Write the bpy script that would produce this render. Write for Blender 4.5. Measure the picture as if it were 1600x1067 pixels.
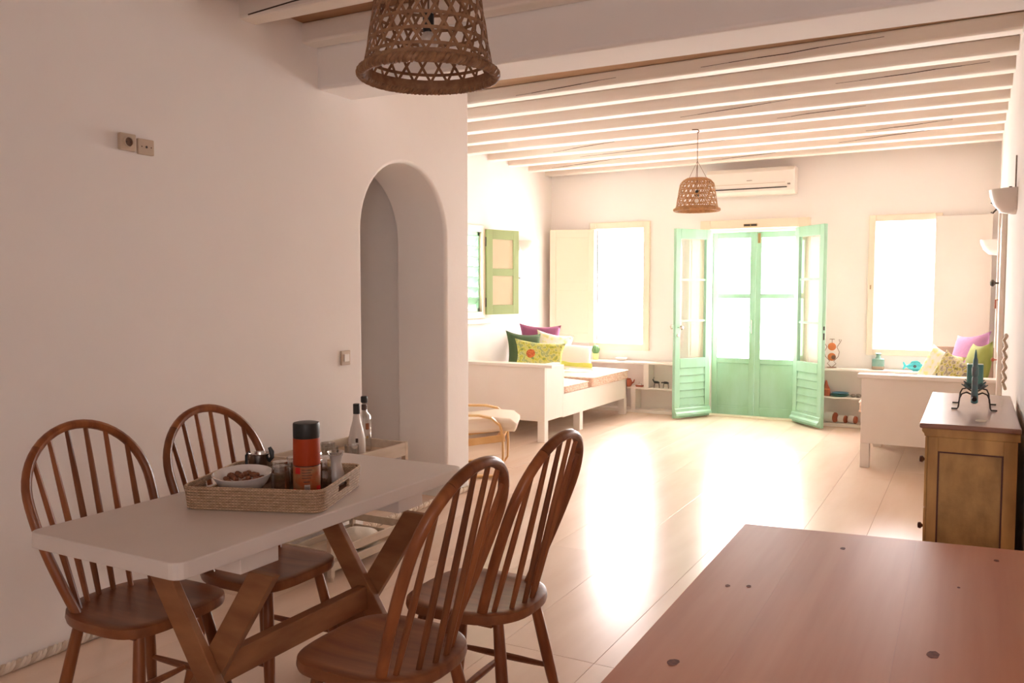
import bpy, bmesh, math, random
from mathutils import Vector, Matrix, Euler
random.seed(7)
PI = math.pi
SC = bpy.context.scene
COL = SC.collection
for o in list(bpy.data.objects):
    bpy.data.objects.remove(o)

# ------------------------------------------------------------------ camera
CAM_H = 1.45
cam_d = bpy.data.cameras.new('camera')
cam = bpy.data.objects.new('camera', cam_d)
COL.objects.link(cam)
cam_d.sensor_width = 36.0
cam_d.lens = 36.0 * 1330.0 / 1600.0
cam_d.clip_start = 0.05
cam.location = (0, 0, CAM_H)
cam.rotation_euler = (math.radians(90 - 3.464), 0, math.radians(28.485))
SC.camera = cam

# ------------------------------------------------------------------ world: an even, hazy bright sky
W = bpy.data.worlds.new('sky')
SC.world = W
W.use_nodes = True
bg = W.node_tree.nodes['Background']
bg.inputs['Color'].default_value = (1.0, 0.91, 0.895, 1)
bg.inputs['Strength'].default_value = 10.6
SC.view_settings.view_transform = 'Standard'
SC.view_settings.look = 'None'
SC.view_settings.gamma = 1.0
SC.view_settings.use_curve_mapping = False
SC.view_settings.exposure = 1.92
SC.cycles.max_bounces = 16
SC.cycles.diffuse_bounces = 10
SC.cycles.transparent_max_bounces = 24


def portal(name, loc, sx, sy, rot):
    """sampling portal in a window opening (guides sky light, gives off none itself)"""
    l = bpy.data.lights.new(name, 'AREA')
    l.shape = 'RECTANGLE'
    l.size = sx
    l.size_y = sy
    l.cycles.is_portal = True
    o = bpy.data.objects.new(name, l)
    o.location = loc
    o.rotation_euler = rot
    COL.objects.link(o)


portal('window_daylight', (-3.80, 10.02, 1.49), 0.7, 1.45, (-PI / 2, 0, 0))
portal('window_daylight', (-0.65, 10.02, 1.49), 0.7, 1.45, (-PI / 2, 0, 0))
portal('door_daylight', (-2.18, 10.02, 1.08), 1.1, 2.2, (-PI / 2, 0, 0))
portal('fill_window_daylight', (0.95, -1.74, 1.62), 0.6, 0.7, (PI / 2, 0, 0))  # sky light through the added, unseen window behind the camera
portal('side_window_daylight', (-5.0, 7.55, 1.65), 1.0, 1.0, (0, -PI / 2, 0))

# ------------------------------------------------------------------ materials
MATS = {}


def mat(name, color, rough=0.6, metal=0.0, spec=0.5, var=None, var_scale=(4, 4, 4), bump=0.0,
        bump_scale=(30, 30, 30), coat=0.0, coat_rough=0.1, detail=4, trans=0.0, sheen=0.0, rand=0.0):
    if name in MATS:
        return MATS[name]
    m = bpy.data.materials.new(name)
    m.use_nodes = True
    nt = m.node_tree
    b = nt.nodes['Principled BSDF']
    b.inputs['Base Color'].default_value = (*color, 1)
    b.inputs['Roughness'].default_value = rough
    b.inputs['Metallic'].default_value = metal
    b.inputs['Specular IOR Level'].default_value = spec
    b.inputs['Coat Weight'].default_value = coat
    b.inputs['Coat Roughness'].default_value = coat_rough
    b.inputs['Transmission Weight'].default_value = trans
    tc = nt.nodes.new('ShaderNodeTexCoord')
    if var:
        mp = nt.nodes.new('ShaderNodeMapping')
        mp.inputs['Scale'].default_value = var_scale
        nz = nt.nodes.new('ShaderNodeTexNoise')
        nz.inputs['Scale'].default_value = 1.0
        nz.inputs['Detail'].default_value = detail
        rp = nt.nodes.new('ShaderNodeValToRGB')
        rp.color_ramp.elements[0].position = 0.32
        rp.color_ramp.elements[1].position = 0.68
        rp.color_ramp.elements[0].color = (*var, 1)
        rp.color_ramp.elements[1].color = (*color, 1)
        nt.links.new(tc.outputs['Object'], mp.inputs['Vector'])
        nt.links.new(mp.outputs['Vector'], nz.inputs['Vector'])
        nt.links.new(nz.outputs['Fac'], rp.inputs['Fac'])
        out = rp.outputs['Color']
        if rand:
            oi = nt.nodes.new('ShaderNodeObjectInfo')
            mr = nt.nodes.new('ShaderNodeMapRange')
            mr.inputs['To Min'].default_value = 1 - rand
            mr.inputs['To Max'].default_value = 1 + rand
            hv = nt.nodes.new('ShaderNodeHueSaturation')
            nt.links.new(oi.outputs['Random'], mr.inputs['Value'])
            nt.links.new(mr.outputs['Result'], hv.inputs['Value'])
            nt.links.new(out, hv.inputs['Color'])
            out = hv.outputs['Color']
            # shift the grain from piece to piece
            ad = nt.nodes.new('ShaderNodeVectorMath')
            ad.operation = 'ADD'
            ml = nt.nodes.new('ShaderNodeMath')
            ml.operation = 'MULTIPLY'
            ml.inputs[1].default_value = 37.0
            nt.links.new(oi.outputs['Random'], ml.inputs[0])
            nt.links.new(mp.outputs['Vector'], ad.inputs[0])
            nt.links.new(ml.outputs['Value'], ad.inputs[1])
            nt.links.new(ad.outputs['Vector'], nz.inputs['Vector'])
        nt.links.new(out, b.inputs['Base Color'])
    if bump:
        mp2 = nt.nodes.new('ShaderNodeMapping')
        mp2.inputs['Scale'].default_value = bump_scale
        nz2 = nt.nodes.new('ShaderNodeTexNoise')
        nz2.inputs['Scale'].default_value = 1.0
        nz2.inputs['Detail'].default_value = 5
        bp = nt.nodes.new('ShaderNodeBump')
        bp.inputs['Strength'].default_value = bump
        bp.inputs['Distance'].default_value = 0.01
        nt.links.new(tc.outputs['Object'], mp2.inputs['Vector'])
        nt.links.new(mp2.outputs['Vector'], nz2.inputs['Vector'])
        nt.links.new(nz2.outputs['Fac'], bp.inputs['Height'])
        nt.links.new(bp.outputs['Normal'], b.inputs['Normal'])
    MATS[name] = m
    return m


def glass_mat(name, tint=(0.95, 0.97, 0.96), gloss=0.06, rough=0.02, edge=0.5):
    """thin clear glass: mostly lets light straight through, reflects more at grazing angles"""
    m = bpy.data.materials.new(name)
    m.use_nodes = True
    nt = m.node_tree
    for n in list(nt.nodes):
        nt.nodes.remove(n)
    out = nt.nodes.new('ShaderNodeOutputMaterial')
    tr = nt.nodes.new('ShaderNodeBsdfTransparent')
    tr.inputs['Color'].default_value = (*tint, 1)
    gl = nt.nodes.new('ShaderNodeBsdfGlossy')
    gl.inputs['Roughness'].default_value = rough
    mx = nt.nodes.new('ShaderNodeMixShader')
    lw = nt.nodes.new('ShaderNodeLayerWeight')
    lw.inputs['Blend'].default_value = 0.22
    mr = nt.nodes.new('ShaderNodeMapRange')
    mr.inputs['To Min'].default_value = gloss
    mr.inputs['To Max'].default_value = edge
    nt.links.new(lw.outputs['Facing'], mr.inputs['Value'])
    nt.links.new(mr.outputs['Result'], mx.inputs['Fac'])
    nt.links.new(tr.outputs['BSDF'], mx.inputs[1])
    nt.links.new(gl.outputs['BSDF'], mx.inputs[2])
    nt.links.new(mx.outputs['Shader'], out.inputs['Surface'])
    MATS[name] = m
    return m


def floral_mat(name, base, cols, scale=18.0):
    """printed fabric: blotches of several colours from two cell patterns"""
    m = bpy.data.materials.new(name)
    m.use_nodes = True
    nt = m.node_tree
    b = nt.nodes['Principled BSDF']
    b.inputs['Roughness'].default_value = 0.9
    tc = nt.nodes.new('ShaderNodeTexCoord')
    wn = nt.nodes.new('ShaderNodeTexNoise')
    wn.inputs['Scale'].default_value = scale * 0.6
    wn.inputs['Detail'].default_value = 3
    rp = nt.nodes.new('ShaderNodeValToRGB')
    rp.color_ramp.interpolation = 'LINEAR'
    el = rp.color_ramp.elements
    n = len(cols)
    el[0].position = 0.30
    el[0].color = (*cols[0], 1)
    el[1].position = 0.72
    el[1].color = (*cols[-1], 1)
    for i in range(1, n - 1):
        e = el.new(0.30 + 0.42 * i / (n - 1))
        e.color = (*cols[i], 1)
    nt.links.new(tc.outputs['Object'], wn.inputs['Vector'])
    nt.links.new(wn.outputs['Fac'], rp.inputs['Fac'])
    nt.links.new(rp.outputs['Color'], b.inputs['Base Color'])
    MATS[name] = m
    return m


def plaster():
    m = mat('white_plaster', (0.86, 0.838, 0.824), rough=0.85, spec=0.2, var=(0.84, 0.815, 0.798), var_scale=(1.3, 1.3, 1.3),
            bump=0.25, bump_scale=(7, 7, 7), detail=6)
    return m


plaster()
mat('floor_paint', (0.80, 0.645, 0.53), rough=0.25, spec=0.5, var=(0.72, 0.55, 0.43), var_scale=(5, 0.9, 5), detail=7,
    bump=0.05, bump_scale=(14, 3, 14), rand=0.05)
mat('beam_paint', (0.86, 0.82, 0.77), rough=0.7, var=(0.79, 0.735, 0.675), var_scale=(0.7, 9, 9), bump=0.3, bump_scale=(1.5, 22, 22), detail=7)
mat('beam_crack', (0.05, 0.03, 0.02), rough=0.9)
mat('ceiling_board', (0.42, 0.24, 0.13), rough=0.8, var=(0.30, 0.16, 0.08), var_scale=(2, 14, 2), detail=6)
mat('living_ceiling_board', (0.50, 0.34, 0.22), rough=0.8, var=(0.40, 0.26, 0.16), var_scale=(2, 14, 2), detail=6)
mat('chair_wood', (0.30, 0.105, 0.036), rough=0.34, spec=0.35, var=(0.17, 0.050, 0.017), var_scale=(9, 30, 3), detail=6, rand=0.25)
mat('chair_seat_wood', (0.30, 0.112, 0.042), rough=0.36, spec=0.35, var=(0.17, 0.055, 0.020), var_scale=(3.5, 26, 6), detail=6)
mat('trestle_wood', (0.34, 0.15, 0.06), rough=0.5, var=(0.22, 0.085, 0.033), var_scale=(5, 5, 16), detail=6, rand=0.08)
mat('table_white', (0.74, 0.69, 0.65), rough=0.42, var=(0.71, 0.655, 0.615), var_scale=(3, 3, 3), spec=0.4)
mat('white_paint', (0.82, 0.775, 0.73), rough=0.5, var=(0.79, 0.74, 0.69), var_scale=(3, 3, 3))
mat('cream_paint', (0.85, 0.76, 0.62), rough=0.5)
mat('green_paint', (0.36, 0.63, 0.50), rough=0.45, var=(0.31, 0.57, 0.385), var_scale=(6, 6, 2))
mat('olive_green_paint', (0.35, 0.45, 0.21), rough=0.5)
mat('shutter_panel', (0.66, 0.58, 0.42), rough=0.7)
mat('pine', (0.60, 0.26, 0.125), rough=0.42, spec=0.13, var=(0.50, 0.175, 0.075), var_scale=(13, 0.7, 13), detail=5, rand=0.07)
mat('pine_knot', (0.22, 0.065, 0.03), rough=0.6, spec=0.1, var=(0.13, 0.035, 0.02), var_scale=(90, 90, 90))
mat('subfloor_brown', (0.10, 0.045, 0.025), rough=0.8)  # dark brown colour of the base slab under the floor planks


def wicker_mat(name, light, dark, w=.0105, h=.0046):
    """woven cane: short stitches in rows, wrapped round the upright walls"""
    m = bpy.data.materials.new(name)
    m.use_nodes = True
    nt = m.node_tree
    b = nt.nodes['Principled BSDF']
    b.inputs['Roughness'].default_value = 0.7
    tc = nt.nodes.new('ShaderNodeTexCoord')
    sx = nt.nodes.new('ShaderNodeSeparateXYZ')
    ad = nt.nodes.new('ShaderNodeMath')
    cx = nt.nodes.new('ShaderNodeCombineXYZ')
    nt.links.new(tc.outputs['Object'], sx.inputs['Vector'])
    nt.links.new(sx.outputs['X'], ad.inputs[0])
    nt.links.new(sx.outputs['Y'], ad.inputs[1])
    nt.links.new(ad.outputs['Value'], cx.inputs['X'])
    nt.links.new(sx.outputs['Z'], cx.inputs['Y'])
    br = nt.nodes.new('ShaderNodeTexBrick')
    br.inputs['Scale'].default_value = 1.0
    br.inputs['Brick Width'].default_value = w
    br.inputs['Row Height'].default_value = h
    br.inputs['Mortar Size'].default_value = .0007
    br.inputs['Mortar Smooth'].default_value = .6
    br.inputs['Color1'].default_value = (*light, 1)
    br.inputs['Color2'].default_value = (light[0] * .72, light[1] * .68, light[2] * .62, 1)
    br.inputs['Mortar'].default_value = (*dark, 1)
    nt.links.new(cx.outputs['Vector'], br.inputs['Vector'])
    nt.links.new(br.outputs['Color'], b.inputs['Base Color'])
    bp = nt.nodes.new('ShaderNodeBump')
    bp.invert = True
    bp.inputs['Strength'].default_value = .8
    bp.inputs['Distance'].default_value = .003
    nt.links.new(br.outputs['Fac'], bp.inputs['Height'])
    nt.links.new(bp.outputs['Normal'], b.inputs['Normal'])
    MATS[name] = m


wicker_mat('wicker', (0.66, 0.48, 0.32), (0.17, 0.09, 0.05))
mat('cane_dark', (0.33, 0.175, 0.085), rough=0.6, var=(0.20, 0.095, 0.045), var_scale=(40, 40, 40))
mat('cane_light', (0.50, 0.27, 0.11), rough=0.6, var=(0.36, 0.18, 0.07), var_scale=(40, 40, 40))
mat('birch', (0.72, 0.46, 0.20), rough=0.4, var=(0.64, 0.38, 0.15), var_scale=(10, 10, 10))
mat('cream_cloth', (0.80, 0.70, 0.58), rough=0.95, bump=0.15, bump_scale=(9, 9, 9))
mat('mattress_cloth', (0.86, 0.80, 0.74), rough=0.95, bump=0.25, bump_scale=(14, 14, 14))
mat('mattress_side', (0.80, 0.67, 0.57), rough=0.95, var=(0.62, 0.38, 0.28), var_scale=(30, 30, 80), detail=3)
mat('purple_cloth', (0.27, 0.085, 0.17), rough=0.95, bump=0.2, bump_scale=(25, 25, 25))
mat('mauve_cloth', (0.46, 0.22, 0.40), rough=0.95, bump=0.3, bump_scale=(25, 25, 25))
mat('dark_green_cloth', (0.07, 0.115, 0.055), rough=0.95, bump=0.2, bump_scale=(25, 25, 25))
mat('lime_cloth', (0.34, 0.38, 0.11), rough=0.95, bump=0.15, bump_scale=(25, 25, 25))
mat('green_cloth', (0.22, 0.42, 0.08), rough=0.95, var=(0.10, 0.22, 0.05), var_scale=(18, 18, 18))
mat('white_cloth', (0.85, 0.82, 0.76), rough=0.95, bump=0.1, bump_scale=(25, 25, 25))
mat('yellow_cloth', (0.70, 0.72, 0.16), rough=0.95)
floral_mat('leaf_print', (0.5, 0.5, 0.1), [(0.16, 0.24, 0.10), (0.50, 0.50, 0.07), (0.62, 0.60, 0.22), (0.28, 0.36, 0.14), (0.72, 0.66, 0.40)], 34)
floral_mat('grey_leaf_print', (0.5, 0.5, 0.1), [(0.10, 0.085, 0.12), (0.40, 0.36, 0.05), (0.58, 0.52, 0.34), (0.20, 0.17, 0.18), (0.62, 0.58, 0.10)], 40)
floral_mat('pale_leaf_print', (0.5, 0.5, 0.1), [(0.86, 0.84, 0.78), (0.86, 0.84, 0.78), (0.84, 0.82, 0.7), (0.78, 0.76, 0.30), (0.66, 0.66, 0.6)], 26)
mat('flower_print', (0.66, 0.20, 0.06), rough=0.95, var=(0.40, 0.08, 0.03), var_scale=(70, 70, 70))
mat('black_plastic', (0.012, 0.013, 0.013), rough=0.45)
mat('orange_can', (0.40, 0.05, 0.010), rough=0.5, spec=0.2)
mat('can_label', (0.36, 0.19, 0.09), rough=0.5, spec=0.25, var=(0.42, 0.10, 0.03), var_scale=(30, 30, 30))
mat('red_print', (0.62, 0.02, 0.015), rough=0.5)
mat('pale_print', (0.55, 0.48, 0.42), rough=0.5)
mat('dark_print', (0.06, 0.03, 0.02), rough=0.5)
mat('porcelain', (0.80, 0.77, 0.74), rough=0.25)
mat('nut_brown', (0.30, 0.11, 0.045), rough=0.6, var=(0.16, 0.05, 0.02), var_scale=(60, 60, 60))
mat('steel', (0.62, 0.58, 0.55), rough=0.22, metal=1.0)
mat('iron', (0.055, 0.045, 0.04), rough=0.5, metal=0.4)
mat('brass', (0.42, 0.30, 0.14), rough=0.4, metal=0.8)
mat('chest_side', (0.62, 0.385, 0.14), rough=0.6, var=(0.40, 0.23, 0.08), var_scale=(14, 14, 5), bump=0.15, bump_scale=(40, 40, 40), detail=8)
mat('chest_panel', (0.54, 0.345, 0.13), rough=0.6, var=(0.33, 0.20, 0.072), var_scale=(16, 16, 9), bump=0.2, bump_scale=(50, 50, 50), detail=9)
mat('chest_top', (0.33, 0.17, 0.115), rough=0.32, var=(0.24, 0.11, 0.07), var_scale=(10, 2, 10), detail=5, coat=0.3, coat_rough=0.2)
mat('chest_dark', (0.10, 0.035, 0.022), rough=0.5)
mat('ornament_teal', (0.10, 0.28, 0.29), rough=0.45, var=(0.17, 0.16, 0.19), var_scale=(30, 30, 18))
mat('candle_teal', (0.13, 0.37, 0.35), rough=0.3, spec=0.5)
mat('fish_turquoise', (0.05, 0.50, 0.58), rough=0.35, var=(0.10, 0.62, 0.68), var_scale=(40, 40, 40))
mat('bottle_teal', (0.16, 0.36, 0.32), rough=0.3, var=(0.24, 0.42, 0.36), var_scale=(20, 20, 20))
mat('stone_buff', (0.42, 0.33, 0.24), rough=0.8)
mat('terracotta', (0.38, 0.10, 0.045), rough=0.6)
mat('rust_orange', (0.62, 0.20, 0.06), rough=0.5)
mat('wire_brown', (0.20, 0.11, 0.07), rough=0.5, metal=0.3)
mat('cactus_green', (0.14, 0.30, 0.12), rough=0.7)
mat('lime_pot', (0.66, 0.72, 0.30), rough=0.5)
mat('plate_blue', (0.10, 0.25, 0.36), rough=0.3)
mat('plate_green', (0.06, 0.26, 0.20), rough=0.3)
mat('stone_grey', (0.34, 0.29, 0.25), rough=0.8, var=(0.20, 0.16, 0.14), var_scale=(50, 50, 50))
mat('ac_white', (0.80, 0.75, 0.70), rough=0.4)
mat('slot_dark', (0.04, 0.03, 0.03), rough=0.6)
mat('socket_cream', (0.55, 0.44, 0.34), rough=0.4)
mat('socket_hole', (0.13, 0.07, 0.04), rough=0.5)
mat('lamp_glass_white', (0.82, 0.78, 0.75), rough=0.35)
mat('rope_white', (0.74, 0.66, 0.57), rough=0.9)
mat('rope_tan', (0.58, 0.48, 0.38), rough=0.9)
mat('wash_wood', (0.62, 0.53, 0.43), rough=0.65, var=(0.50, 0.41, 0.31), var_scale=(20, 4, 20), detail=5)
mat('tray_wood', (0.42, 0.31, 0.21), rough=0.6)
mat('bag_cloth', (0.80, 0.75, 0.66), rough=0.9, bump=0.3, bump_scale=(20, 20, 20))
mat('milk_glass', (0.62, 0.57, 0.53), rough=0.2)
mat('frosted', (0.70, 0.67, 0.64), rough=0.25)
glass_mat('window_glass', (0.97, 0.98, 0.97), 0.03, 0.01, 0.35)
glass_mat('clear_glass', (0.92, 0.91, 0.90), 0.20, 0.07, 0.9)

# ------------------------------------------------------------------ mesh builder


class MB:
    def __init__(s):
        s.v = []
        s.f = []

    def add(s, vs, fs):
        o = len(s.v)
        s.v += [tuple(v) for v in vs]
        s.f += [tuple(i + o for i in f) for f in fs]
        return s

    def box(s, x0, x1, y0, y1, z0, z1):
        vs = [(x0, y0, z0), (x1, y0, z0), (x1, y1, z0), (x0, y1, z0), (x0, y0, z1), (x1, y0, z1), (x1, y1, z1), (x0, y1, z1)]
        return s.add(vs, [(0, 3, 2, 1), (4, 5, 6, 7), (0, 1, 5, 4), (1, 2, 6, 5), (2, 3, 7, 6), (3, 0, 4, 7)])

    def xbox(s, m, sx, sy, sz):
        h = [(-.5, -.5, -.5), (.5, -.5, -.5), (.5, .5, -.5), (-.5, .5, -.5), (-.5, -.5, .5), (.5, -.5, .5), (.5, .5, .5), (-.5, .5, .5)]
        vs = [m @ Vector((a * sx, b * sy, c * sz)) for a, b, c in h]
        return s.add(vs, [(0, 3, 2, 1), (4, 5, 6, 7), (0, 1, 5, 4), (1, 2, 6, 5), (2, 3, 7, 6), (3, 0, 4, 7)])

    def bar(s, p0, p1, w, h, up=(0, 0, 1)):
        """rectangular bar from p0 to p1; w sideways, h along 'up'"""
        p0, p1 = Vector(p0), Vector(p1)
        d = (p1 - p0).normalized()
        u = Vector(up)
        r = d.cross(u).normalized()
        u = r.cross(d).normalized()
        vs = []
        for p in (p0, p1):
            for a, b in ((-1, -1), (1, -1), (1, 1), (-1, 1)):
                vs.append(p + r * (a * w / 2) + u * (b * h / 2))
        return s.add(vs, [(3, 2, 1, 0), (4, 5, 6, 7), (0, 1, 5, 4), (1, 2, 6, 5), (2, 3, 7, 6), (3, 0, 4, 7)])

    def tube(s, pts, r, n=8, closed=False, flat=None, ref=None):
        """round (or elliptical: flat=(a,b) with ref direction) tube through pts; r number or list"""
        pts = [Vector(p) for p in pts]
        k = len(pts)
        rs = r if isinstance(r, (list, tuple)) else [r] * k
        tang = []
        for i in range(k):
            if closed:
                t = pts[(i + 1) % k] - pts[i - 1]
            else:
                t = pts[min(i + 1, k - 1)] - pts[max(i - 1, 0)]
            tang.append(t.normalized())
        nrm = None
        rings = []
        for i in range(k):
            t = tang[i]
            if ref is not None:
                rv = ref(pts[i]) if callable(ref) else Vector(ref)
                nrm = (rv - t * rv.dot(t)).normalized()
            elif nrm is None:
                a = Vector((0, 0, 1)) if abs(t.z) < 0.9 else Vector((1, 0, 0))
                nrm = (a - t * a.dot(t)).normalized()
            else:
                nrm = (nrm - t * nrm.dot(t)).normalized()
            b = t.cross(nrm)
            fa, fb = flat if flat else (1, 1)
            ph = PI / n if n == 4 else 0
            rings.append([pts[i] + nrm * (math.cos(2 * PI * j / n + ph) * rs[i] * fa) + b * (math.sin(2 * PI * j / n + ph) * rs[i] * fb) for j in range(n)])
        vs = [v for ring in rings for v in ring]
        fs = []
        for i in range(k if closed else k - 1):
            i2 = (i + 1) % k
            for j in range(n):
                j2 = (j + 1) % n
                fs.append((i * n + j, i2 * n + j, i2 * n + j2, i * n + j2)[::-1])
        if not closed:
            fs.append(tuple(range(n)))
            fs.append(tuple((k - 1) * n + j for j in range(n))[::-1])
        return s.add(vs, fs)

    def lathe(s, prof, n=24, c=(0, 0, 0), sx=1, sy=1):
        """prof: list of (r, z); ends closed when r > 0"""
        cx, cy, cz = c
        vs = []
        for r, z in prof:
            for j in range(n):
                a = 2 * PI * j / n
                vs.append((cx + math.cos(a) * r * sx, cy + math.sin(a) * r * sy, cz + z))
        fs = []
        for i in range(len(prof) - 1):
            for j in range(n):
                j2 = (j + 1) % n
                fs.append((i * n + j, i * n + j2, (i + 1) * n + j2, (i + 1) * n + j))
        fs.append(tuple(range(n))[::-1])
        k = (len(prof) - 1) * n
        fs.append(tuple(k + j for j in range(n)))
        return s.add(vs, fs)

    def shell(s, prof, n=24, c=(0, 0, 0), a0=0, a1=2 * PI):
        """open surface of revolution (profile runs out then back for thickness)"""
        cx, cy, cz = c
        full = abs(a1 - a0 - 2 * PI) < 1e-6
        m = n if full else n + 1
        vs = []
        for r, z in prof:
            for j in range(m):
                a = a0 + (a1 - a0) * j / n
                vs.append((cx + math.cos(a) * r, cy + math.sin(a) * r, cz + z))
        fs = []
        for i in range(len(prof) - 1):
            for j in range(n):
                j2 = (j + 1) % m
                fs.append((i * m + j, i * m + j2, (i + 1) * m + j2, (i + 1) * m + j))
        return s.add(vs, fs)

    def prism(s, poly, a0, a1, axis='z'):
        """extrude a 2D polygon; axis z: (x,y), axis x: (y,z), axis y: (x,z)"""
        n = len(poly)

        def P(p, t):
            if axis == 'z':
                return (p[0], p[1], t)
            if axis == 'x':
                return (t, p[0], p[1])
            return (p[0], t, p[1])
        vs = [P(p, a0) for p in poly] + [P(p, a1) for p in poly]
        fs = [tuple(range(n))[::-1], tuple(range(n, 2 * n))]
        fs += [(i, (i + 1) % n, n + (i + 1) % n, n + i) for i in range(n)]
        return s.add(vs, fs)

    def obj(s, name, material, parent=None, bevel=0.0, seg=2, smooth=False, loc=None, rot=None, label=None, subsurf=0):
        me = bpy.data.meshes.new(name)
        me.from_pydata(s.v, [], s.f)
        bm = bmesh.new()
        bm.from_mesh(me)
        bmesh.ops.recalc_face_normals(bm, faces=bm.faces)
        bm.to_mesh(me)
        bm.free()
        if smooth:
            me.polygons.foreach_set('use_smooth', [True] * len(me.polygons))
            try:
                me.set_sharp_from_angle(angle=math.radians(40))
            except Exception:
                pass
        me.materials.append(MATS[material])
        o = bpy.data.objects.new(name, me)
        COL.objects.link(o)
        if parent:
            o.parent = parent
        if loc:
            o.location = loc
        if rot:
            o.rotation_euler = rot
        if bevel:
            b = o.modifiers.new('bevel', 'BEVEL')
            b.width = bevel
            b.segments = seg
            b.limit_method = 'ANGLE'
            b.angle_limit = math.radians(50)
            b.harden_normals = False
        if subsurf:
            q = o.modifiers.new('sub', 'SUBSURF')
            q.levels = q.render_levels = subsurf
        if label:
            o['label'] = label
        return o


def tag(o, label, cat, group=None):
    o['label'] = label
    o['category'] = cat
    if group:
        o['group'] = group
    return o


def thing(name, label, cat, loc=(0, 0, 0), rz=0.0, group=None):
    o = bpy.data.objects.new(name, None)
    o.empty_display_size = 0.1
    COL.objects.link(o)
    o.location = loc
    o.rotation_euler = (0, 0, rz)
    return tag(o, label, cat, group)


def struct(o):
    o['kind'] = 'structure'
    return o


def struct_root(name, loc=(0, 0, 0)):
    o = bpy.data.objects.new(name, None)
    COL.objects.link(o)
    o.location = loc
    return struct(o)


def dup(root, loc, rz, label, group=None):
    r = root.copy()
    COL.objects.link(r)
    r.location = loc
    r.rotation_euler = (0, 0, rz)
    r['label'] = label
    if group:
        r['group'] = group
    for ch in list(root.children):
        c = ch.copy()
        COL.objects.link(c)
        c.parent = r
        for g in list(ch.children):
            d = g.copy()
            COL.objects.link(d)
            d.parent = c
    return r


def rrect(w, d, r, n=5, cx=0, cy=0):
    """rounded rectangle outline"""
    pts = []
    for (sx, sy, a0) in ((1, 1, 0), (-1, 1, PI / 2), (-1, -1, PI), (1, -1, 1.5 * PI)):
        for i in range(n + 1):
            a = a0 + PI / 2 * i / n
            pts.append((cx + sx * (w / 2 - r) + math.cos(a) * r, cy + sy * (d / 2 - r) + math.sin(a) * r))
    return pts


def wall_cells(us, vs_, holes, fn, t0, t1):
    """a wall slab with rectangular holes as one mesh; us, vs_ are grid cuts; fn(u, v, t) -> xyz"""
    mb = MB()
    vid = {}

    def V(i, j, k):
        key = (i, j, k)
        if key not in vid:
            vid[key] = len(mb.v)
            mb.v.append(fn(us[i], vs_[j], (t0, t1)[k]))
        return vid[key]

    def solid(i, j):
        if i < 0 or j < 0 or i >= len(us) - 1 or j >= len(vs_) - 1:
            return False
        cu, cv = (us[i] + us[i + 1]) / 2, (vs_[j] + vs_[j + 1]) / 2
        return not any(h[0] < cu < h[1] and h[2] < cv < h[3] for h in holes)
    for i in range(len(us) - 1):
        for j in range(len(vs_) - 1):
            if not solid(i, j):
                continue
            for k in (0, 1):
                mb.f.append((V(i, j, k), V(i + 1, j, k), V(i + 1, j + 1, k), V(i, j + 1, k)))
            if not solid(i - 1, j):
                mb.f.append((V(i, j, 0), V(i, j + 1, 0), V(i, j + 1, 1), V(i, j, 1)))
            if not solid(i + 1, j):
                mb.f.append((V(i + 1, j, 0), V(i + 1, j + 1, 0), V(i + 1, j + 1, 1), V(i + 1, j, 1)))
            if not solid(i, j - 1):
                mb.f.append((V(i, j, 0), V(i + 1, j, 0), V(i + 1, j, 1), V(i, j, 1)))
            if not solid(i, j + 1):
                mb.f.append((V(i, j + 1, 0), V(i + 1, j + 1, 0), V(i + 1, j + 1, 1), V(i, j + 1, 1)))
    return mb


# ================================================================== THE SETTING
XL, XLL, XR = -3.20, -4.72, 0.19          # dining left wall, living left wall, right wall
YB = 9.74                                 # back wall (inner face)
YW = 5.25                                 # end of the arch wall
YREAR, XK = -1.6, 1.7                     # kitchen side behind the camera
ZB = 2.86                                 # underside of the living-room beams
ZC = 2.956                                 # living ceiling
ZD = 2.875                                # dining ceiling

# floor: wide painted planks running towards the door
floor = struct(MB().box(-4.9, XK + .15, YREAR - .15, YB + .36, -0.12, -0.012).obj('floor', 'subfloor_brown'))
FX = [-4.87, -4.47, -4.07, -3.67, -3.27, -2.87, -2.47, -2.07, -1.67, -1.26, -0.87, -0.52, -0.12, 0.28, 0.68, 1.08, 1.48, 1.82]
CUT = {8: (2.99, 5.44, 7.9), 9: (1.2, 2.99, 6.1, 8.6), 10: (2.2, 4.6, 7.0), 11: (3.1, 5.2, 7.4), 7: (1.9, 4.3, 6.7)}
for i in range(len(FX) - 1):
    cuts = CUT.get(i)
    if not cuts:
        c0 = random.uniform(0.2, 2.0)
        cuts = [c0 + 2.4 * k for k in range(5) if c0 + 2.4 * k < YB - .6]
    ys = [YREAR - .1] + list(cuts) + [YB + .34]
    for y0, y1 in zip(ys[:-1], ys[1:]):
        w, l = FX[i + 1] - FX[i] - 0.0011, y1 - y0 - 0.0014
        dz = random.uniform(-0.0003, 0.0003)
        MB().box(-w / 2, w / 2, -l / 2, l / 2, -0.03, 0).obj('floor_plank', 'floor_paint', floor, bevel=0.0007, seg=1,
                                                            loc=((FX[i] + FX[i + 1]) / 2, (y0 + y1) / 2, dz))

# left dining wall with the arch
AY0, AY1 = 4.03, 4.945
poly = [(YREAR, -.02), (AY0, -.02), (AY0, 1.80)]
for i in range(1, 24):
    a = PI - PI * i / 24
    poly.append(((AY0 + AY1) / 2 + math.cos(a) * (AY1 - AY0) / 2, 1.80 + math.sin(a) * 0.455))
poly += [(AY1, 1.80), (AY1, -.02), (YW, -.02), (YW, 3.15), (YREAR, 3.15)]
struct(MB().prism(poly, XL - 0.42, XL, 'x').obj('wall_left', 'white_plaster', bevel=0.022, seg=4, smooth=True))
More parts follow.
